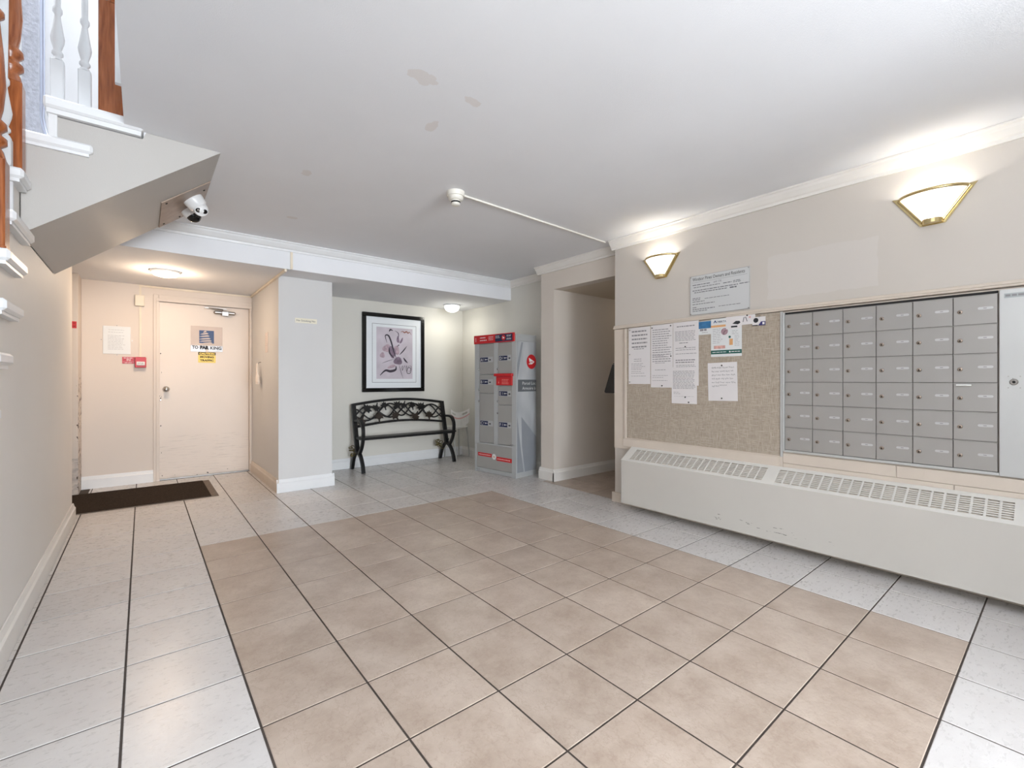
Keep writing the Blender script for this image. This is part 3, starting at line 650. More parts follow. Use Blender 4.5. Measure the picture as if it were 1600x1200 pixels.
MB().box(2.392, 2.912, 1.140, 1.830, .0181, .0195, F).build('print', M_art, pc)
def stroke(mb, pts, wid, c, F, mi=0, n=24):
    """tapering brush stroke through the points"""
    P = [Vector((p[0], p[1], 0)) for p in pts]; S = []
    for i in range(len(P)-1):
        p0, p1, p2, p3 = P[max(i-1, 0)], P[i], P[i+1], P[min(i+2, len(P)-1)]
        for t in [q/8 for q in range(8)]:
            S.append(.5*((2*p1)+(p2-p0)*t+(2*p0-5*p1+4*p2-p3)*t*t+(3*p1-p0-3*p2+p3)*t**3))
    S.append(P[-1]); vs = []; fs = []
    for i, p in enumerate(S):
        d = (S[min(i+1, len(S)-1)]-S[max(i-1, 0)]).normalized(); nrm = Vector((-d.y, d.x, 0)); f = i/(len(S)-1)
        ww = wid*(.25+.75*math.sin(PI*min(1, f*1.05)))/2
        vs += [(p.x+nrm.x*ww, p.y+nrm.y*ww, c), (p.x-nrm.x*ww, p.y-nrm.y*ww, c)]
    for i in range(len(S)-1): fs.append((2*i, 2*i+1, 2*i+3, 2*i+2))
    return mb.add(vs, fs, F, mi)
def A(x, y): return (2.392+(x-165)/(740-165)*.52, 1.830-(y-215)/(1025-215)*.69)   # position on the print
def blob(mb, cx, cy, rx, ry, c, rot=0, n=18):
    px, py = A(cx, cy); pts = []
    for i in range(n):
        a_ = 2*PI*i/n; q_ = 1+.12*math.sin(3*a_+cx); xx = rx*q_*math.cos(a_); yy = ry*q_*math.sin(a_)
        pts.append((px+(xx*math.cos(rot)-yy*math.sin(rot)), py+(xx*math.sin(rot)+yy*math.cos(rot))))
    mb.poly(pts, c, F)
wr = MB(); blob(wr, 320, 545, .058, .048, .0198, .5); wr.build('rose_wash', M_artrose, pc); wr = MB(); blob(wr, 470, 570, .050, .060, .0198, .2); wr.build('rose_wash', M_artrose, pc); wr = MB(); blob(wr, 255, 655, .034, .036, .0198); wr.build('rose_wash', M_artrose, pc); wr = MB(); blob(wr, 400, 830, .06, .02, .0198, .3); wr.build('rose_wash', M_artrose, pc)
wg = MB(); blob(wg, 410, 600, .046, .082, .0201, .25); blob(wg, 500, 740, .062, .052, .0201); blob(wg, 500, 400, .020, .046, .0201, .1); blob(wg, 555, 415, .014, .046, .0201, -.5); wg.build('grey_wash', M_artgrey, pc)
ik = MB()
for pts, w2 in (([(470, 690), (430, 580), (395, 450), (350, 345), (300, 350), (325, 455)], .022), ([(360, 530), (370, 620), (440, 700)], .022), ([(360, 280), (380, 248), (420, 262)], .02), ([(450, 260), (500, 290), (510, 340), (490, 400)], .01),
                ([(525, 640), (590, 570), (645, 495)], .016), ([(590, 685), (620, 730), (660, 768)], .022), ([(250, 780), (340, 745), (440, 710)], .006), ([(470, 820), (460, 880), (380, 905), (300, 895), (220, 970)], .034),
                ([(520, 800), (545, 900), (585, 1020)], .007), ([(480, 515), (520, 480), (500, 500)], .012), ([(550, 870), (575, 815), (570, 890), (610, 810), (600, 900)], .006), ([(620, 890), (640, 810), (640, 900), (670, 815)], .006),
                ([(655, 830), (715, 820), (705, 925), (650, 930), (660, 850), (705, 850), (700, 900), (665, 900)], .009)):
    stroke(ik, [A(*p) for p in pts], w2, .0204, F)
for i in range(7): stroke(ik, [A(450+i*16, 690), A(455+i*16, 740), A(452+i*16, 790)], .004, .0204, F)
ik.build('ink_strokes', M_artink, pc)
stroke(MB(), [A(*p) for p in ((545, 275), (580, 262), (605, 280), (640, 262), (665, 285), (690, 268), (720, 310))], .016, .0204, F).build('rust_stroke', M_artrust, pc)

# --- bench
bn = thing('garden_bench', 'black cast iron bench with a leaf and vine backrest under the picture', 'bench', (2.69, 5.58, 0))
BX0, BX1 = 2.055, 3.325
def smooth(pts, n=5):
    P = [Vector(p) for p in pts]; S = []
    for i in range(len(P)-1):
        p0, p1, p2, p3 = P[max(i-1, 0)], P[i], P[i+1], P[min(i+2, len(P)-1)]
        for q in range(n):
            t = q/n; S.append(.5*((2*p1)+(p2-p0)*t+(2*p0-5*p1+4*p2-p3)*t*t+(3*p1-p0-3*p2+p3)*t**3))
    return S+[P[-1]]
def by(z): return 5.60+(z-.42)*.24                        # lean of the back
for xe in (BX0, BX1):
    e = MB()
    leg = smooth([(xe, 5.352, .0), (xe, 5.385, .10), (xe, 5.445, .19), (xe, 5.52, .235), (xe, 5.60, .225), (xe, 5.68, .14), (xe, 5.735, .0)])
    e.tube(leg, .016, .020, M=I4, up=(1, 0, 0), square=True)
    e.build('leg_arch', M_black, bn, True)
    MB().tube(smooth([(xe, 5.48, .225), (xe, 5.425, .29), (xe, 5.385, .36), (xe, 5.365, .44), (xe, 5.365, .53), (xe, 5.40, .595), (xe, 5.46, .622), (xe, 5.56, .622), (xe, by(.61)+.03, .612)]), .014, .019, up=(1, 0, 0), square=True).build('armrest', M_black, bn, True)
    MB().tube(smooth([(xe, 5.55, .235), (xe, 5.575, .32), (xe, 5.60, .42), (xe, by(.6), .60), (xe, by(.82), .822)]), .018, .026, up=(1, 0, 0), square=True).build('back_post', M_black, bn, True)
    MB().box(xe-.012, xe+.012, 5.36, 5.60, .395, .412).tube([(xe, 5.49, .225), (xe, 5.56, .30), (xe, 5.50, .30)], .008).build('side_rail', M_black, bn)
MB().box(BX0, BX1, 5.350, 5.366, .398, .412).build('seat_rail', M_black, bn)
for i in range(5):
    y_ = 5.345+i*.036
    MB().box(BX0-.03, BX1+.03, y_, y_+.030, .412, .430, bev=.003).build('seat_slat', M_black, bn)
def arch(xp, z0_, z1_): s_ = (xp-BX0)/(BX1-BX0); return z0_+(z1_-z0_)*math.sin(PI*s_)
for nm, za, zb, h_ in (('top_rail', .812, .868, .016), ('lower_rail', .538, .588, .014)):
    MB().tube([(BX0+(BX1-BX0)*i/24, by(arch(BX0+(BX1-BX0)*i/24, za, zb)), arch(BX0+(BX1-BX0)*i/24, za, zb)) for i in range(25)], .012, h_, up=(0, 0, 1), square=True).build(nm, M_black, bn, True)
def backpt(x_, t_): z_ = arch(x_, .545, .60)*(1-t_)+arch(x_, .805, .86)*t_; return (x_, by(z_)-.004, z_)
Wb = BX1-BX0
for ph, am, fq in ((0, .34, 2.0), (PI, .34, 2.0), (PI/2, .30, 3.0), (-PI/2, .30, 3.0)):
    MB().tube([backpt(BX0+.01+(Wb-.02)*i/48, .5+am*math.sin(fq*2*PI*i/48+ph)) for i in range(49)], .009, .011, n=6).build('vine', M_black, bn)
LEAF = [(0, 1), (.16, .62), (.42, .78), (.40, .42), (.98, .42), (.66, .1), (.80, -.22), (.36, -.2), (.12, -.42), (.09, -.95), (-.09, -.95), (-.12, -.42), (-.36, -.2), (-.80, -.22), (-.66, .1), (-.98, .42), (-.40, .42), (-.42, .78), (-.16, .62)]
for i, (lx, lz) in enumerate([(2.211, .75), (2.345, .774), (2.459, .784), (2.639, .778), (2.728, .79), (2.852, .771), (2.987, .75), (2.135, .612), (2.367, .642), (2.6, .645), (2.885, .639), (3.092, .629)]):
    rr_ = .074 if i not in (1, 2, 4, 5) else .060
    M = fr((lx, by(lz)-.012, lz), (1, 0, 0), (0, .23, 1)) @ Matrix.Rotation((i*2.1) % 1.6-.8+(PI if i % 3 == 1 else 0), 4, 'Z')
    MB().prism([(a*rr_, b*rr_) for a, b in LEAF], 0, .012, M).build('leaf', M_bronze if i >= 7 else M_black, bn)
def chain(label, x, y):
    t = thing('chain', label, 'chain', (x, y, .2), 'chains looped on the bench legs')
    rr = random.Random(int(x*100))
    for i in range(11):
        cx, cy, cz = x+rr.uniform(-.05, .05), y+rr.uniform(-.05, .05), .235+rr.uniform(-.07, .05)
        M = Matrix.Translation((cx, cy, cz)) @ Matrix.Rotation(rr.uniform(0, 3), 4, 'X') @ Matrix.Rotation(rr.uniform(0, 3), 4, 'Z')
        MB().tube([(.030*math.cos(2*PI*q/10), .018*math.sin(2*PI*q/10), 0) for q in range(11)], .0048, n=5, M=M).build('link', M_chain, t)
chain('tarnished chain looped round the left legs of the bench', BX0-.01, 5.62)
chain('tarnished chain looped round the right legs of the bench', BX1-.06, 5.66)

# --- small white chair
ch = thing('plastic_chair', 'small white translucent plastic chair with thin metal legs in the alcove corner', 'chair', (3.535, 5.60, 0))
cx0, cx1 = 3.365, 3.675
def shell(u_, v_):      # u across, v down: curved back of the chair
    x_ = cx0+(cx1-cx0)*u_; s_ = (u_-.5)*2
    return (x_*(1-.10*v_*v_)+3.52*.10*v_*v_, 5.50+.045*(1-s_*s_)*1.0-.0*v_, .715-.055*(1-s_*s_)-v_*(.205+.03*(1-s_*s_)))
N_ = 12; rows_ = 9; vs = []; fs = []
sh = MB()
for layer in (0, .006):
    for i in range(rows_+1):
        for j in range(N_+1):
            p = shell(j/N_, i/rows_); vs.append((p[0], p[1]+layer, p[2]))
def vid(l, i, j): return l*(rows_+1)*(N_+1)+i*(N_+1)+j
holes = [(i, j) for i in (1,) for j in (1, 2, 3, 8, 9, 10)]
ff = {0: [], 1: []}
for i in range(rows_):
    for j in range(N_):
        if (i, j) in holes: continue
        b_ = 0 if i < 4 else 1
        ff[b_] += [(vid(0, i, j), vid(0, i, j+1), vid(0, i+1, j+1), vid(0, i+1, j)), (vid(1, i+1, j), vid(1, i+1, j+1), vid(1, i, j+1), vid(1, i, j))]
MB().add(vs, ff[0]).build('back_rim', M_chairw, ch)
MB().add(vs, ff[1]).build('back_shell', M_chairp, ch)
rb_ = MB()
for j in range(1, N_): rb_.tube([(shell(j/N_, v_)[0], shell(j/N_, v_)[1]-.004, shell(j/N_, v_)[2]) for v_ in (.48, .7, .98)], .004, n=5)
rb_.build('back_ribs', M_chairw, ch)
MB().add([(shell(j/N_, v_)[0], shell(j/N_, v_)[1]-.004, shell(j/N_, v_)[2]) for v_ in (.33, .42) for j in range(N_+1)], [(j+N_+1, j+N_+2, j+1, j) for j in range(N_)]).build('pink_tape', M_pink, ch)
MB().prism([(3.39, 5.505), (3.65, 5.505), (3.665, 5.60), (3.64, 5.74), (3.40, 5.74), (3.375, 5.60)], .445, .462).build('seat', M_chairp, ch)
for (xa, ya, xb, yb) in ((3.41, 5.53, 3.447, 5.485), (3.645, 5.53, 3.705, 5.545), (3.42, 5.72, 3.415, 5.765), (3.63, 5.72, 3.66, 5.76)):
    MB().tube([(xa, ya, .448), (xb, yb, 0)], .0085, n=8).build('leg', M_legw, ch)

# --- parcel locker (stands a little askew)
an = math.radians(8); ux = Vector((math.sin(an), -math.cos(an), 0))
FRc = Vector((3.297, 3.989, 0)); LW, LD, LH = .69, .36, 1.575
FLk = fr(FRc-ux*LW, ux, (0, 0, 1))        # front: a 0..LW left to right, w = out of the front
lk = thing('parcel_locker', 'grey parcel locker with red header and navy door labels by the hall', 'locker', FRc)
wdir = FLk.to_3x3() @ Vector((0, 0, 1))
MB().box(0, LW, 0, LH, -LD, -.022, FLk).build('carcass', M_lockerf, lk)
fm = MB().box(0, .075, .36, LH, -.022, 0, FLk).box(LW-.062, LW, 0, LH, -.022, 0, FLk).box(.335, .398, .36, LH, -.022, 0, FLk).box(0, LW, LH-.012, LH, -.0219, .0001, FLk).box(0, .03, 0, .36, -.022, -.001, FLk).box(0, LW, .345, .362, -.022, .001, FLk)
fm.build('front_frame', M_lockerf, lk)
MB().box(.03, LW-.062, .055, .345, -.022, -.004, FLk, bev=.003).build('base_panel', M_locker, lk)
MB().box(.03, LW-.062, .006, .052, -.022, -.008, FLk).build('kick_plate', M_lockerf, lk)
MB().box(.012, LW+.0, LH+.0, 1.655, -LD, 0, FLk, bev=.002).build('top_box', M_lockerf, lk)
hd = MB().box(.0, LW-.012, 1.566, 1.668, .001, .016, FLk, bev=.002).build('header_panel', M_red, lk)
hz = .0166
MB().text('1', .075, .018, 1.592, hz, FLk).lines(.11, .21, [1.636], hz, FLk, hh=.010, ragged=.1).lines(.11, .23, [1.604], hz, FLk, hh=.010, ragged=.05).lines(.26, .34, [1.640, 1.622, 1.604], hz, FLk, hh=.005, ragged=.05) \
    .lines(.38, .45, [1.640, 1.622], hz+.0008, FLk, hh=.006, ragged=.05).lines(.56, .635, [1.642, 1.630, 1.606, 1.594], hz+.0008, FLk, hh=.005, ragged=.05).build('header_lettering', M_whitep, lk)
MB().quad(.372, .652, 1.576, 1.658, hz+.0003, FLk).build('header_navy', M_navy, lk)
def circle(cx, cy, r, n=24): return [(cx+r*math.cos(2*PI*i/n), cy+r*math.sin(2*PI*i/n)) for i in range(n)]
def wing(mb, cx, cy, s, c, F): return mb.poly([(cx-.62*s, cy+.55*s), (cx-.40*s, cy+.50*s), (cx+.68*s, cy+.02*s), (cx+.62*s, cy-.06*s), (cx+.10*s, cy-.38*s), (cx-.62*s, cy-.40*s), (cx-.62*s, cy-.28*s), (cx-.25*s, cy-.24*s), (cx-.45*s, cy+.0*s)], c, F)
MB().poly(circle(.51, 1.617, .032), hz+.0006, FLk).build('header_roundel', M_red, lk)
wing(MB(), .51, 1.617, .028, hz+.001, FLk).build('header_wing', M_whitep, lk)
doors = [('A', .080, .330, 1.195, 1.560, 1.37, 1.253), ('B', .080, .330, .966, 1.187, 1.10, 1.005), ('C', .080, .330, .368, .958, .60, .866),
         ('D', .402, .626, 1.200, 1.560, 1.38, 1.253), ('E', .402, .626, .836, 1.050, .965, .871), ('F', .402, .626, .368, .828, .60, .732)]
for L_, a0, a1, b0, b1, zl, zk in doors:
    d_ = MB().box(a0, a1, b0, b1, -.021, -.003, FLk, bev=.002).build('locker_door', M_locker, lk)
    aw = a1-a0; xa = a0+.018; w2 = .135
    MB().box(xa-.004, a1-.012, zl-.032, zl+.034, -.003, -.0014, FLk).build('label_plate', M_lockerf, d_)
    MB().quad(xa, xa+w2, zl-.026, zl+.028, -.0009, FLk).build('navy_label', M_navy, d_)
    MB().text(L_, .052, xa+.008, zl-.018, -.0004, FLk).box(xa+.085, xa+.103, zl-.006, zl+.008, -.0009, -.0004, FLk).box(xa+.103, xa+.128, zl-.001, zl+.004, -.0009, -.0004, FLk).lines(xa+.05, xa+.078, [zl+.012, zl+.002, zl-.008], -.0004, FLk, hh=.002).build('label_lettering', M_whitep, d_)
    MB().box(xa+w2+.018, xa+w2+.048, zl-.010, zl+.004, -.0014, -.0009, FLk).build('number_mark', M_ink, d_)
    MB().lathe([(.013, 0), (.013, .006), (.009, .009)], FLk @ Matrix.Translation((a0-.006 if a0 < .2 else a0-.002, zk, -.002)), n=14).build('lock', M_chrome, d_)
rb2 = MB().box(.385, .640, 1.062, 1.168, -.020, .014, FLk, bev=.003).box(.360, .650, 1.168, 1.20, -.02, .030, FLk, bev=.004).build('mail_slot', M_red, lk)
MB().box(.40, .62, 1.150, 1.166, .010, .0145, FLk).build('slot_opening', M_redp, rb2)
MB().poly([(.42, 1.085), (.437, 1.085), (.4285, 1.118)], .0146, FLk).lines(.48, .59, [1.128, 1.112, 1.094, 1.080], .0146, FLk, hh=.007, ragged=.08).build('slot_lettering', mat('pale_red_print', (236, 140, 130), .5), rb2)
MB().quad(.055, .295, .196, .238, -.0035, FLk).quad(.375, .625, .168, .215, -.0035, FLk).build('base_stripe', M_red, lk)
for a, b, zz in ((.07, .28, .217), (.39, .61, .191)): MB().lines(a, b, [zz], -.003, FLk, hh=.010, ragged=.05).build('stripe_lettering', mat('rose_print', (240, 190, 186), .5), lk)
MB().poly(circle(.335, .208, .034), -.0030, FLk).build('base_roundel', M_whitep, lk)
wing(MB(), .335, .208, .022, -.0026, FLk).build('base_wing', M_orange, lk)
MB().lines(.60, .655, [.38], .0006, FLk, hh=.010, ragged=0).lines(.02, .09, [.03], -.0006, FLk, hh=.006, ragged=0).build('maker_mark', M_inkg, lk)
sdir = -wdir; FLs = fr(FRc, sdir, (0, 0, 1))       # right-hand side, a runs back from the front edge
sp_ = MB().box(.018, LD-.006, .055, LH-.008, .0004, .003, FLs).build('side_wrap', M_lockside, lk)
MB().poly([(.018, .06), (.13, .06), (.06, .45), (.018, .72)], .0034, FLs).build('wrap_shape', M_locksided, lk)
MB().poly([(.15, .06), (LD-.006, .06), (LD-.006, .45), (.09, .70), (.10, .35)], .0034, FLs).build('wrap_shape', M_locksided, lk)
MB().poly([(.02, 1.13), (.12, 1.56), (.09, 1.56), (.018, 1.3)], .0034, FLs).build('wrap_shape', M_locksided, lk)
MB().quad(.030, LD-.006, .990, 1.128, .0040, FLs).build('wrap_band', M_band, lk)
MB().text('Parcel Locker', .052, .105, 1.070, .0046, FLs, width=.36).text('Armoire à colis', .052, .105, 1.012, .0046, FLs, width=.36).build('wrap_lettering', M_whitep, lk) if False else \
    MB().text('Parcel Loc', .050, .105, 1.070, .0046, FLs, width=.235).text('Armoire à', .050, .105, 1.012, .0046, FLs, width=.235).build('wrap_lettering', M_whitep, lk)
MB().poly(circle(.268, 1.34, .086), .0040, FLs).build('roundel', M_red, lk)
wing(MB(), .268, 1.34, .080, .0046, FLs).build('roundel_wing', M_whitep, lk)
MB().box(.245, .30, 1.334, 1.342, .0048, .0050, FLs).build('wing_line', M_red, lk)

# --- black wedge on the hall wall
bw = thing('wall_holder', 'black tapered holder on the hall wall, peeking past the right wall', 'holder', (3.64, 2.671, 1.0))
MB().prism([(2.671, .995), (2.915, .995), (2.927, 1.008), (2.83, 1.275), (2.671, 1.275)], 3.56, 3.74, fr((0, 0, 0), (0, 1, 0), (0, 0, 1))).build('body', mat('matt_black_plastic', (26, 25, 25), .5), bw)
MB().prism([(2.66+.012, 1.277), (2.826, 1.277), (2.822, 1.287), (2.672, 1.287)], 3.565, 3.735, fr((0, 0, 0), (0, 1, 0), (0, 0, 1))).build('lid', M_dark, bw)

# ------------------------------------------------------------------ right wall: ledge, board, papers, mailboxes, sconces, heater
PX = 3.385
rwp = struct('trim_7', MB().box(PX, XR-.001, -.6, 2.665, .50, 1.585), M_cream)          # panelling behind the board
ledge = struct('trim_8', MB().box(3.365, XR-.0005, -.6, 2.668, 1.590, 1.602, bev=.003).box(3.372, XR-.0005, -.6, 2.667, 1.602, 1.622, bev=.004), M_cream)
struct('trim_9', MB().box(3.376, PX, 1.262, 2.565, .526, .598, bev=.002).box(3.376, PX, 1.24, 1.262, .526, .6, bev=.002), M_cream)
struct('trim_10', MB().box(3.377, PX, .64, 1.238, .560, .628, bev=.002).box(3.377, PX, -.6, .638, .560, .628, bev=.002), M_cream)
struct('trim_11', MB().box(3.379, PX, .40, 1.238, .50, .558, bev=.002).box(3.379, PX, -.6, .398, .50, .558, bev=.002), M_cream)
F = FX(PX)
bd = thing('bulletin_board', 'tan fabric bulletin board with a metal right edge on the right wall', 'bulletin board', (PX, 1.88, 1.1))
MB().box(-2.52, -1.252, .606, 1.586, .0, .011, F).build('fabric', M_cork, bd)
MB().box(-2.545, -2.52, .600, 1.588, 0, .014, F, bev=.002).box(-2.545, -1.24, .598, .606, 0, .0135, F).build('frame', M_cream, bd)
MB().box(-1.252, -1.238, .600, 1.588, 0, .018, F, bev=.002).build('edge_strip', M_alul, bd)
FB = FX(PX-.0112)
def pins(t, pts, c):
    for a, b in pts: MB().lathe([(.005, 0), (.0055, .004), (.003, .008)], FB @ Matrix.Translation((a, b, c)), n=8).build('push_pin', M_dark if (a*100) % 2 < 1.5 else M_steel, t)
def paper(label, cat, y0, y1, z0, z1, lift=.0, m=M_paper, rot=0, name='paper_notice'):
    """sheet between world y0 (left) and y1 (right)"""
    cy, cz = (y0+y1)/2, (z0+z1)/2
    t = thing(name, label, cat, (PX-.0112, cy, cz))
    M = FB @ Matrix.Translation((-cy, cz, lift)) @ Matrix.Rotation(rot, 4, 'Z')
    a, b = (y0-y1)/2, (z1-z0)/2
    MB().box(-a, a, -b, b, 0, .0012, M).build('sheet', m, t) if a > 0 else None
    return t, M, a, b
def sheet(label, cat, y0, y1, z0, z1, lift=0, m=M_paper, rot=0, name='paper_notice'):
    return paper(label, cat, max(y0, y1), min(y0, y1), z0, z1, lift, m, rot, name)
rn = random.Random(5)
t, M, a, b = sheet('white notice with large centred print, leftmost on the board', 'notice', 2.497, 2.275, 1.088, 1.584)
MB().lines(-a*.7, a*.75, [b*.86-.034*i for i in range(5)], .0016, M, hh=.012, ragged=.12, rnd=rn).lines(-a*.5, a*.5, [b*.24], .0016, M, hh=.006, ragged=.1).lines(-a*.5, a*.4, [-b*.12, -b*.19], .0016, M, hh=.004).lines(-a*.75, a*.6, [-b*.28-.013*i for i in range(5)]+[-b*.56, -b*.62, -b*.72], .0016, M, hh=.003).build('print', M_inkg, t)
pins(t, ((-2.485, 1.565), (-2.485, 1.35), (-2.485, 1.105)), .0015)
t, M, a, b = sheet('white notice of grouped text lines, second from the left on the board', 'notice', 2.268, 2.062, 1.060, 1.588, .0004)
MB().lines(-a*.85, a*.9, [b*.84-.019*i for i in range(15)], .0016, M, hh=.006, ragged=.25, rnd=rn).lines(-a*.85, a*.7, [b*.02, -b*.03], .0016, M, hh=.004).lines(-a*.6, a*.4, [-b*.22, -b*.44], .0016, M, hh=.004, ragged=.1).lines(-a*.85, a*.6, [-b*.62, -b*.68, -b*.78], .0016, M, hh=.003).build('print', M_inkg, t)
pins(t, ((-2.255, 1.565), (-2.08, 1.57), (-2.16, 1.075), (-2.078, 1.32)), .002)
t, M, a, b = sheet('white notice of dense centred text, third from the left on the board', 'notice', 2.058, 1.838, 1.078, 1.590, .0008)
MB().lines(-a*.7, a*.7, [b*.86], .0016, M, hh=.008, ragged=0).lines(-a*.85, a*.85, [b*.70-.012*i for i in range(7)], .0016, M, hh=.004, ragged=.1, rnd=rn).lines(-a*.5, a*.3, [b*.34], .0016, M, hh=.006).lines(-a*.8, a*.85, [b*.18, b*.12, 0], .0016, M, hh=.004, ragged=.1) \
    .lines(-a*.8, a*.8, [-b*.2, -b*.27], .0016, M, hh=.008, ragged=.1).lines(-a*.75, a*.8, [-b*.36-.012*i for i in range(7)], .0016, M, hh=.004, ragged=.1, rnd=rn).build('print', M_inkg, t)
pins(t, ((-1.95, 1.39),), .0024)
t, M, a, b = sheet('white letter page pinned low over the dense text notice', 'letter', 2.070, 1.852, .933, 1.226, .0022)
MB().lines(-a*.9, a*.9, [b*.78-.0115*i for i in range(13)], .0016, M, hh=.004, ragged=.12, rnd=rn).lines(-a*.85, -a*.3, [-b*.38, -b*.46], .0016, M, hh=.003).lines(-a*.8, a*.85, [-b*.6], .0016, M, hh=.0015, ragged=0).build('print', M_inkg, t)
pins(t, ((-1.95, .985), (-1.92, .945)), .0036)
t, M, a, b = sheet('white handwritten note alone below the colour poster', 'note', 1.762, 1.540, .966, 1.254, .0, M_paper, .022)
hw = MB(); rh = random.Random(11)
for r_ in range(6):
    x_ = -a*.72; zz = b*.74-.028*r_; xe = a*(.8 if r_ < 5 else -.3)-rh.random()*.03
    while x_ < xe:
        L_ = rh.uniform(.018, .04); npt = int(L_/.004)+2
        pts = [(x_+L_*q/npt, zz+rh.choice((.004, .006, .011))*(-1)**q*.6) for q in range(npt+1)]
        hw.tube([(p[0], p[1], .0016) for p in pts], .0010, .0003, n=4, M=M); x_ += L_+.009
hw.tube([(-.012+.055*q/10-.01, -b*.18+.004*(-1)**q, .0016) for q in range(11)], .001, .0003, n=4, M=M)
hw.build('handwriting', M_ink, t); pins(t, ((-1.655, 1.232), (-1.655, .985)), .0015)
t, M, a, b = sheet('small blue and white card behind the left edge of the poster', 'card', 1.838, 1.735, 1.474, 1.578, .0, M_paper2, 0, 'business_card')
MB().quad(-a, a, -b*.1, b*.95, .0015, M).build('blue_picture', M_blue, t)
MB().text('CITY', .026, -a*.8, -b*.34, .0018, M, width=.05, bold=.001).lines(-a*.5, a*.5, [-b*.7], .0018, M, hh=.003).build('print', M_inkg, t) if False else MB().lines(-a*.8, a*.4, [-b*.3], .0018, M, hh=.016, ragged=.1).lines(-a*.5, a*.5, [-b*.7], .0018, M, hh=.003).build('print', M_inkg, t)
t, M, a, b = sheet('colour poster with a teal footer band and heritage heading', 'poster', 1.738, 1.508, 1.298, 1.586, .0016, M_paper2, 0, 'poster')
MB().poly([(-a*.84, b*.78), (-a*.72, b*.93), (-a*.60, b*.78), (-a*.66, b*.78), (-a*.72, b*.85), (-a*.78, b*.78)], .0016, M).text('HERITAGE', .022, -a*.56, b*.78, .0016, M, width=.088).build('heading', M_blueink, t)
MB().quad(-a, -a*.02, b*.55, b*.66, .0016, M).quad(a*.22, a*.44, -b*.42, -b*.10, .0016, M).build('orange_band', M_orange, t)
MB().quad(-a, a, -b*.86, -b*.66, .0016, M).poly(circle(a*.24, b*.0, .009, 12), .0016, M).build('teal_band', M_teal, t)
MB().poly(circle(-a*.10, b*.30, .026, 20), .0016, M).build('photo_roundel', mat('dusky_pink_print', (170, 140, 150), .5, var=.3, scale=90), t)
MB().quad(-a*.8, -a*.05, -b*.58, -b*.42, .0016, M).build('pink_box', mat('peach_print', (220, 170, 160), .5, var=.15, scale=40), t)
MB().lines(-a*.88, -a*.2, [b*.45-.013*i for i in range(9)], .0017, M, hh=.0025).lines(a*.38, a*.85, [b*.30-.011*i for i in range(3)], .0017, M, hh=.002).lines(a*.55, a*.9, [b*.05-.012*i for i in range(7)], .0017, M, hh=.002).build('print', M_inkg, t)
MB().lines(-a*.9, a*.05, [-b*.76], .0018, M, hh=.004, ragged=0).lines(a*.35, a*.9, [-b*.76], .0018, M, hh=.005, ragged=0).poly(circle(a*.25, -b*.76, .006, 10), .0018, M).build('footer_lettering', M_whitep, t)
t, M, a, b = sheet('small white card with a dark picture over the top right of the poster', 'card', 1.622, 1.508, 1.500, 1.594, .003, M_paper, 0, 'business_card')
MB().poly([(-.01, -.010), (.03, -.018), (.048, -.008), (.042, .006), (.015, .008)], .0016, M).quad(-.02, .026, -.038, -.026, .0016, M).build('picture', M_ink, t)
t, M, a, b = sheet('small white card with a grey ribbon, between poster and purple card', 'card', 1.512, 1.415, 1.522, 1.592, .001, M_paper, .02, 'business_card')
MB().tube([(-a*.75, -.014, .0018), (-a*.6, .018, .0018), (-a*.35, .02, .0018), (-a*.15, -.012, .0018)], .003, .0004, n=4, M=M).build('ribbon_print', M_inkg, t)
MB().poly(circle(.012, .016, .008, 10), .0016, M).build('red_dot', M_pink, t); pins(t, ((-1.47, 1.588),), .0025)
t, M, a, b = sheet('small card with a round dark emblem and purple corner, rightmost card', 'card', 1.434, 1.346, 1.506, 1.568, .0026, M_paper, 0, 'business_card')
MB().poly(circle(-.020, .008, .017, 16), .0016, M).quad(-a, -.006, -b, -b*.80, .0016, M).build('emblem', M_ink, t)
MB().poly([(-.005, -b), (a, -b), (a, -b*.1), (.014, -b*.1)], .0017, M).build('purple_corner', M_purple, t); MB().quad(.024, .038, -.024, -.008, .0019, M).build('white_panel', M_whitep, t)
pins(t, ((-1.385, 1.572),), .004)

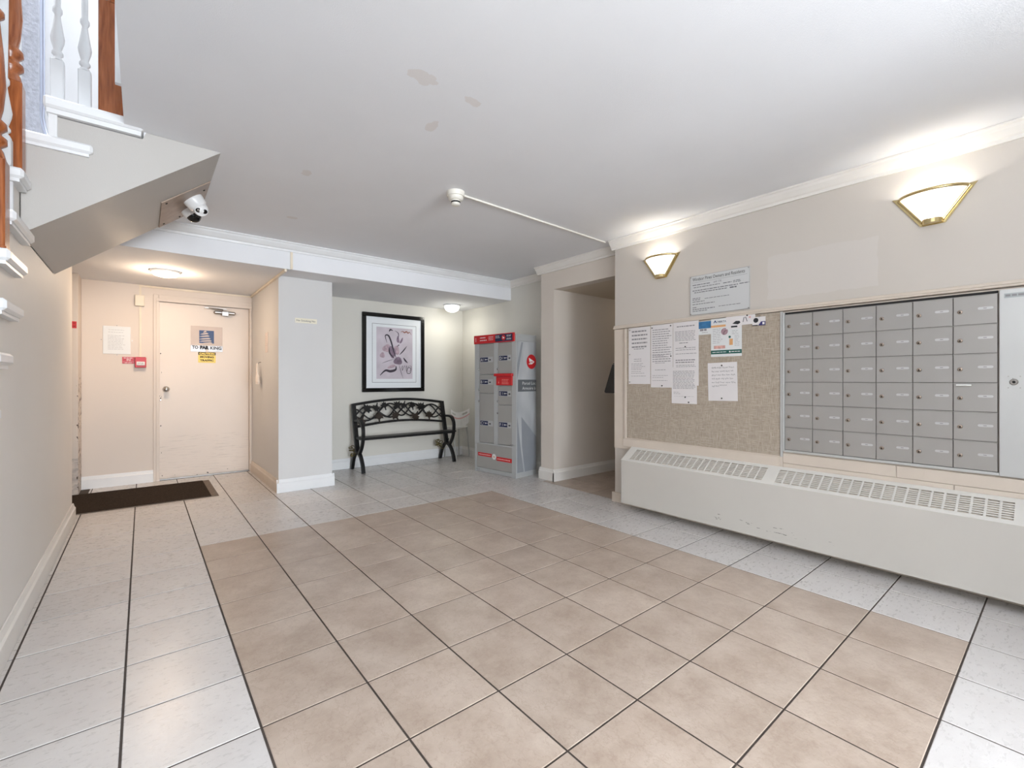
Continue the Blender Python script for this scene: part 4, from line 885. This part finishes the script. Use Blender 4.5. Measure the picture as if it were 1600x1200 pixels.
# whiteboard sign above the ledge
FW = FX(XR-.001)
wb = thing('whiteboard_sign', 'white residents information sign above the bulletin board', 'sign', (XR, 1.69, 1.79))
MB().box(-1.921, -1.462, 1.637, 1.944, 0, .006, FW, bev=.001).build('board', mat('white_board_plastic', (206, 207, 207), .3, var=.008), wb)
bo = MB()
for q in ((-1.921, -1.919, 1.637, 1.944), (-1.464, -1.462, 1.637, 1.944), (-1.921, -1.462, 1.637, 1.639), (-1.921, -1.462, 1.942, 1.944)): bo.quad(*q, .0064, FW)
bo.quad(-1.905, -1.48, 1.8915, 1.893, .0064, FW).build('border_line', M_inkg, wb)
MB().text('Windsor Pines Owners and Residents', .036, -1.900, 1.905, .0066, FW, width=.405).build('heading', M_ink, wb)
MB().text('unit 116', .024, -1.73, 1.868, .0066, FW, width=.06).lines(-1.90, -1.755, [1.872], .0066, FW, hh=.006, ragged=.05).lines(-1.89, -1.68, [1.853], .0066, FW, hh=.005, ragged=0).lines(-1.655, -1.59, [1.853], .0066, FW, hh=.006, ragged=0).lines(-1.58, -1.52, [1.858, 1.848], .0066, FW, hh=.005, ragged=.1) \
    .lines(-1.90, -1.545, [1.828], .0066, FW, hh=.006, ragged=0).lines(-1.535, -1.466, [1.83], .0066, FW, hh=.006, ragged=0).lines(-1.885, -1.62, [1.812], .0066, FW, hh=.006, ragged=0).lines(-1.605, -1.555, [1.812], .0066, FW, hh=.010, ragged=0) \
    .lines(-1.80, -1.61, [1.757], .0066, FW, hh=.004, ragged=0).lines(-1.90, -1.83, [1.767, 1.755], .0066, FW, hh=.005, ragged=.1).lines(-1.90, -1.80, [1.740], .0066, FW, hh=.005, ragged=.05).lines(-1.90, -1.72, [1.720], .0066, FW, hh=.005, ragged=0) \
    .lines(-1.90, -1.86, [1.695], .0066, FW, hh=.005, ragged=0).lines(-1.90, -1.72, [1.680], .0066, FW, hh=.006, ragged=0).lines(-1.90, -1.78, [1.666], .0066, FW, hh=.005, ragged=0).lines(-1.69, -1.52, [1.684], .0066, FW, hh=.004, ragged=0).build('print', mat('faded_ink', (112, 112, 118), .7), wb)
for a, b in ((-1.915, 1.936), (-1.470, 1.936), (-1.915, 1.645), (-1.470, 1.645)): MB().lathe([(.005, .005), (.004, .0085)], FX(XR-.001, -a, b), n=8).build('screw', M_steel, wb)

# --- mailboxes
mx = thing('mailbox_unit', 'silver wall mailbox unit of thirty-six locked doors on the right wall', 'mailboxes', (PX, .6, .65))
ya, yb_, za, zb = 1.224, .236, .652, 1.562
MB().box(-1.236, -.236, .640, 1.578, 0, .004, F).build('back_panel', M_dark, mx)
MB().box(-1.2365, -1.2245, .640, 1.578, 0, .022, F, bev=.002).box(-1.2245, .6, .636, .6515, 0, .020, F, bev=.002).build('frame', M_alul, mx)
MB().box(-.231, .6, .636, 1.577, 0, .024, F, bev=.002).build('side_panel', M_alul, mx)
MB().lathe([(.0155, 0), (.0155, .004), (.012, .006)], F @ Matrix.Translation((-.181, 1.112, .024)), n=18).lathe([(.007, .006), (.006, .009)], F @ Matrix.Translation((-.181, 1.112, .024)), n=12).build('panel_lock', M_steel, mx)
MB().lathe([(.006, .009), (.005, .0095)], F @ Matrix.Translation((-.181, 1.112, .024)), n=12).build('keyhole', M_dark, mx)
for a_, b_ in ((-.20, 1.14), (-.16, 1.14), (-.185, 1.13), (-.20, 1.083), (-.16, 1.083)): MB().lathe([(.0025, 0), (.002, .001)], F @ Matrix.Translation((a_, b_, .024)), n=8).build('rivet', M_steel, mx)
MB().box(-.214, -.03, 1.533, 1.556, .0238, .0246, F).build('maker_plate', mat('tarnished_plate', (170, 176, 176), .4, .3), mx)
MB().lines(-.21, -.05, [1.545], .0249, F, hh=.010, ragged=0).build('maker_lettering', M_inkg, mx)
cw, rh_ = (ya-yb_)/6, (zb-za)/6
proto = None
M_lockb = mat('brass_cylinder_lock', (160, 146, 134), .3, .8)
for c_ in range(6):
    for r_ in range(6):
        y0, z0 = ya-c_*cw, za+r_*rh_
        if proto is None:
            mb = MB().box(.0015, cw-.0015, .0022, rh_-.0022, .004, .016, FX(PX, y0, z0), bev=.0012).box(.0005, cw-.0005, rh_-.0022, rh_+.0006, .004, .0185, FX(PX, y0, z0))
            d_ = mb.build('mailbox_door', [M_alu], mx)
            MB().lathe([(.0105, 0), (.0105, .0035), (.0085, .005), (.004, .0055)], FX(PX, y0-.027, z0+rh_*.47) @ Matrix.Translation((0, 0, .016)), n=14).build('lock', M_lockb, d_)
            MB().box(-.0028, .0028, -.006, .003, .0053, .0058, FX(PX, y0-.027, z0+rh_*.47) @ Matrix.Translation((0, 0, .016))).build('keyhole', M_dark, d_)
            pts = []
            for s_ in (1, -1):
                for q in range(7): a_ = -PI/2*s_+PI*q/6*s_ if False else (PI/2-PI*q/6 if s_ == 1 else -PI/2-PI*q/6); pts.append((.121+.022*s_+.0065*math.cos(a_), rh_*.545+.0065*math.sin(a_)))
            MB().prism(pts, .0158, .0168, FX(PX, y0, z0)).build('name_plate', M_alul, d_)
            MB().lines(.113, .131, [rh_*.545], .0171, FX(PX, y0, z0), hh=.0035, ragged=0).build('number', M_inkg, d_)
            proto = d_; p0 = (y0, z0)
        else:
            e = proto.copy(); COL.objects.link(e); e.parent = mx; e.location = (0, y0-p0[0], z0-p0[1])
            for g_ in proto.children: h_ = g_.copy(); COL.objects.link(h_); h_.parent = e
            d_ = e
        if r_ == 2 and c_ == 5:
            MB().box(.012, .070, rh_-.016, rh_-.008, .016, .030, FX(PX, y0, z0), bev=.002).build('pull_tab', M_whitep, mx)

# --- sconces
def sconce(label, yc):
    t = thing('wall_sconce', label, 'lamp', (XR, yc, 1.985), 'brass wall sconces')
    zt, zb2, hwT, hwB, dp, dpB = 2.158, 1.990, .152, .044, .098, .050
    F = FX(XR-.001, yc, 0)
    MB().prism([(-hwT-.024, zt+.010), (-hwB-.008, zb2-.008), (hwB+.008, zb2-.008), (hwT+.024, zt+.010), (hwT, zt+.006), (-hwT, zt+.006)], 0, .006, F).build('back_plate', M_brass, t)
    N = 16; vs = []; fs = []
    def P(u_, v_):
        hw_ = hwB+(hwT-hwB)*v_; d_ = dpB+(dp-dpB)*v_; a_ = (u_-.5)*2*math.radians(78)
        return (hw_*.96*math.sin(a_)/math.sin(math.radians(78)), zb2+.012+(zt-zb2-.016)*v_, .006+d_*(math.cos(a_)-math.cos(math.radians(78)))/(1-math.cos(math.radians(78))))
    for l in (0, -.004):
        for i in range(5):
            for j in range(N+1): p = P(j/N, i/4); vs.append((p[0]*(1+l*2), p[1], max(.006, p[2]+l)))
    for i in range(4):
        for j in range(N):
            q_ = lambda l, ii, jj: l*5*(N+1)+ii*(N+1)+jj
            fs += [(q_(0, i, j), q_(0, i, j+1), q_(0, i+1, j+1), q_(0, i+1, j)), (q_(1, i+1, j), q_(1, i+1, j+1), q_(1, i, j+1), q_(1, i, j))]
    MB().add(vs, fs, F, 0, True).build('glass_panel', M_glass, t)
    W3 = lambda p: tuple(F @ Vector(p))
    MB().tube([W3((P(j/N, 1)[0], P(j/N, 1)[1], P(j/N, 1)[2]+.001)) for j in range(N+1)], .005, .009, n=6).build('top_band', M_brass, t)
    MB().tube([W3((P(0, i/4)[0], P(0, i/4)[1], P(0, i/4)[2]+.002)) for i in range(5)], .013, .010, n=6).tube([W3((P(1, i/4)[0], P(1, i/4)[1], P(1, i/4)[2]+.002)) for i in range(5)], .013, .010, n=6).build('side_band', M_brass, t)
    cup = [(-hwB, .006)]+[(hwB*math.sin((j/8-.5)*PI*.9)/math.sin(PI*.45), .008+dpB*math.cos((j/8-.5)*PI*.9)) for j in range(9)]+[(hwB, .006)]
    Mc = F @ Matrix(((1, 0, 0, 0), (0, 0, 1, 0), (0, 1, 0, 0), (0, 0, 0, 1)))
    MB().prism(cup, zb2-.004, zb2+.026, Mc).build('bottom_cup', M_brass, t, True)
    pw = point('bulb', (-.052, 0, .125), LAMP_SCONCE[0], LAMP_SCONCE[1], .018); pw.parent = t
    return t
sconce('brass and glass wall sconce at the far end of the right wall, above the papers', 2.185)
sconce('brass and glass wall sconce above the mailboxes at the right', .485)

# --- convector heater
cv = thing('convector_heater', 'long cream convector heater with a slotted top along the right wall', 'heater', (3.31, 1.1, .06))
HY0, HY1 = -.45, 2.465
hxf, hzb, hzf, hzt = 3.22, .062, .432, .532
Pk = [(hxf+.004, hzb+.006), (hxf+.004, hzf-.004), (3.384, hzf-.004), (3.384, hzb+.006)]
MB().box(hxf, hxf+.003, HY0, HY1, hzb, hzf, bev=.001).build('front_panel', M_heatf, cv)
MB().box(hxf+.0031, 3.36, HY0, HY1-.003, hzb, hzb+.004).build('bottom_lip', M_heat, cv)
MB().prism([(hxf, hzb), (hxf, hzf), (3.374, hzt), (3.383, hzt), (3.383, hzb)], HY1-.003, HY1+.0005, Matrix(((1, 0, 0, 0), (0, 0, 1, 0), (0, 1, 0, 0), (0, 0, 0, 1)))).build('end_panel', M_heat, cv, True)
# sloping slotted top: slots are real gaps in the sheet
sl = Vector((3.372-hxf, 0, hzt-hzf)); SLn = sl.length; sv = sl.normalized()
Ms = fr((hxf, HY1, hzf), (0, -1, 0), sv)           # a along the wall towards the right, b up the slope
g1 = [(2.395-1.315)/21*i for i in range(21)]; slots = []
for i in range(21): s0 = (HY1-2.395)+(1.08/21)*i; slots.append((s0+.004, s0+1.08/21-.006))
for i in range(21): s0 = (HY1-1.246)+(1.076/21)*i; slots.append((s0+.004, s0+1.076/21-.006))
Lh = HY1-HY0; b_lo, b_hi, nr = .026, SLn-.030, 8
top = MB(); 
def strip(a0, a1, b0, b1): top.box(a0, a1, b0, b1, -.002, 0, Ms)
strip(0, Lh, 0, b_lo); strip(0, Lh, b_hi, SLn)
e0 = 0
for s0, s1 in slots: strip(e0, s0, b_lo, b_hi); e0 = s1
strip(e0, Lh, b_lo, b_hi)
top.build('top_panel', M_heat, cv)
MB().box(3.3721, 3.3835, HY0, HY1-.003, hzt-.004, hzt).build('top_lip', M_heat, cv)
pit = (b_hi-b_lo)/nr; first = None
for n, (s0, s1) in enumerate(slots):
    mb = MB()
    for r_ in range(1, nr): mb.box(s0-.0005, s1+.0005, b_lo+pit*r_-.0034, b_lo+pit*r_+.0034, -.0021, -.0002, Ms)
    mb.build('grille_bars', M_heat, cv)
MB().box(.01, Lh, .004, SLn-.004, -.014, -.010, Ms).build('fin_pack', M_slot, cv)
MB().lathe([(.004, 0), (.003, .002)], fr((hxf+.012, HY1+.0005, .395), (-1, 0, 0), (0, 0, 1)), n=8).build('screw', M_dark, cv)
for o in bpy.data.objects:
    if o.type == 'MESH' and o.name.split('.')[0] in ('print', 'handwriting', 'picture', 'stripe_lettering', 'maker_mark', 'maker_lettering', 'number', 'footer_lettering'): o['kind'] = 'stuff'
for n in ('lettering.002', 'lettering.003', 'lettering.004'): bpy.data.objects[n]['kind'] = 'stuff'
print('tiles', n_tile, 'objects', len(bpy.data.objects))
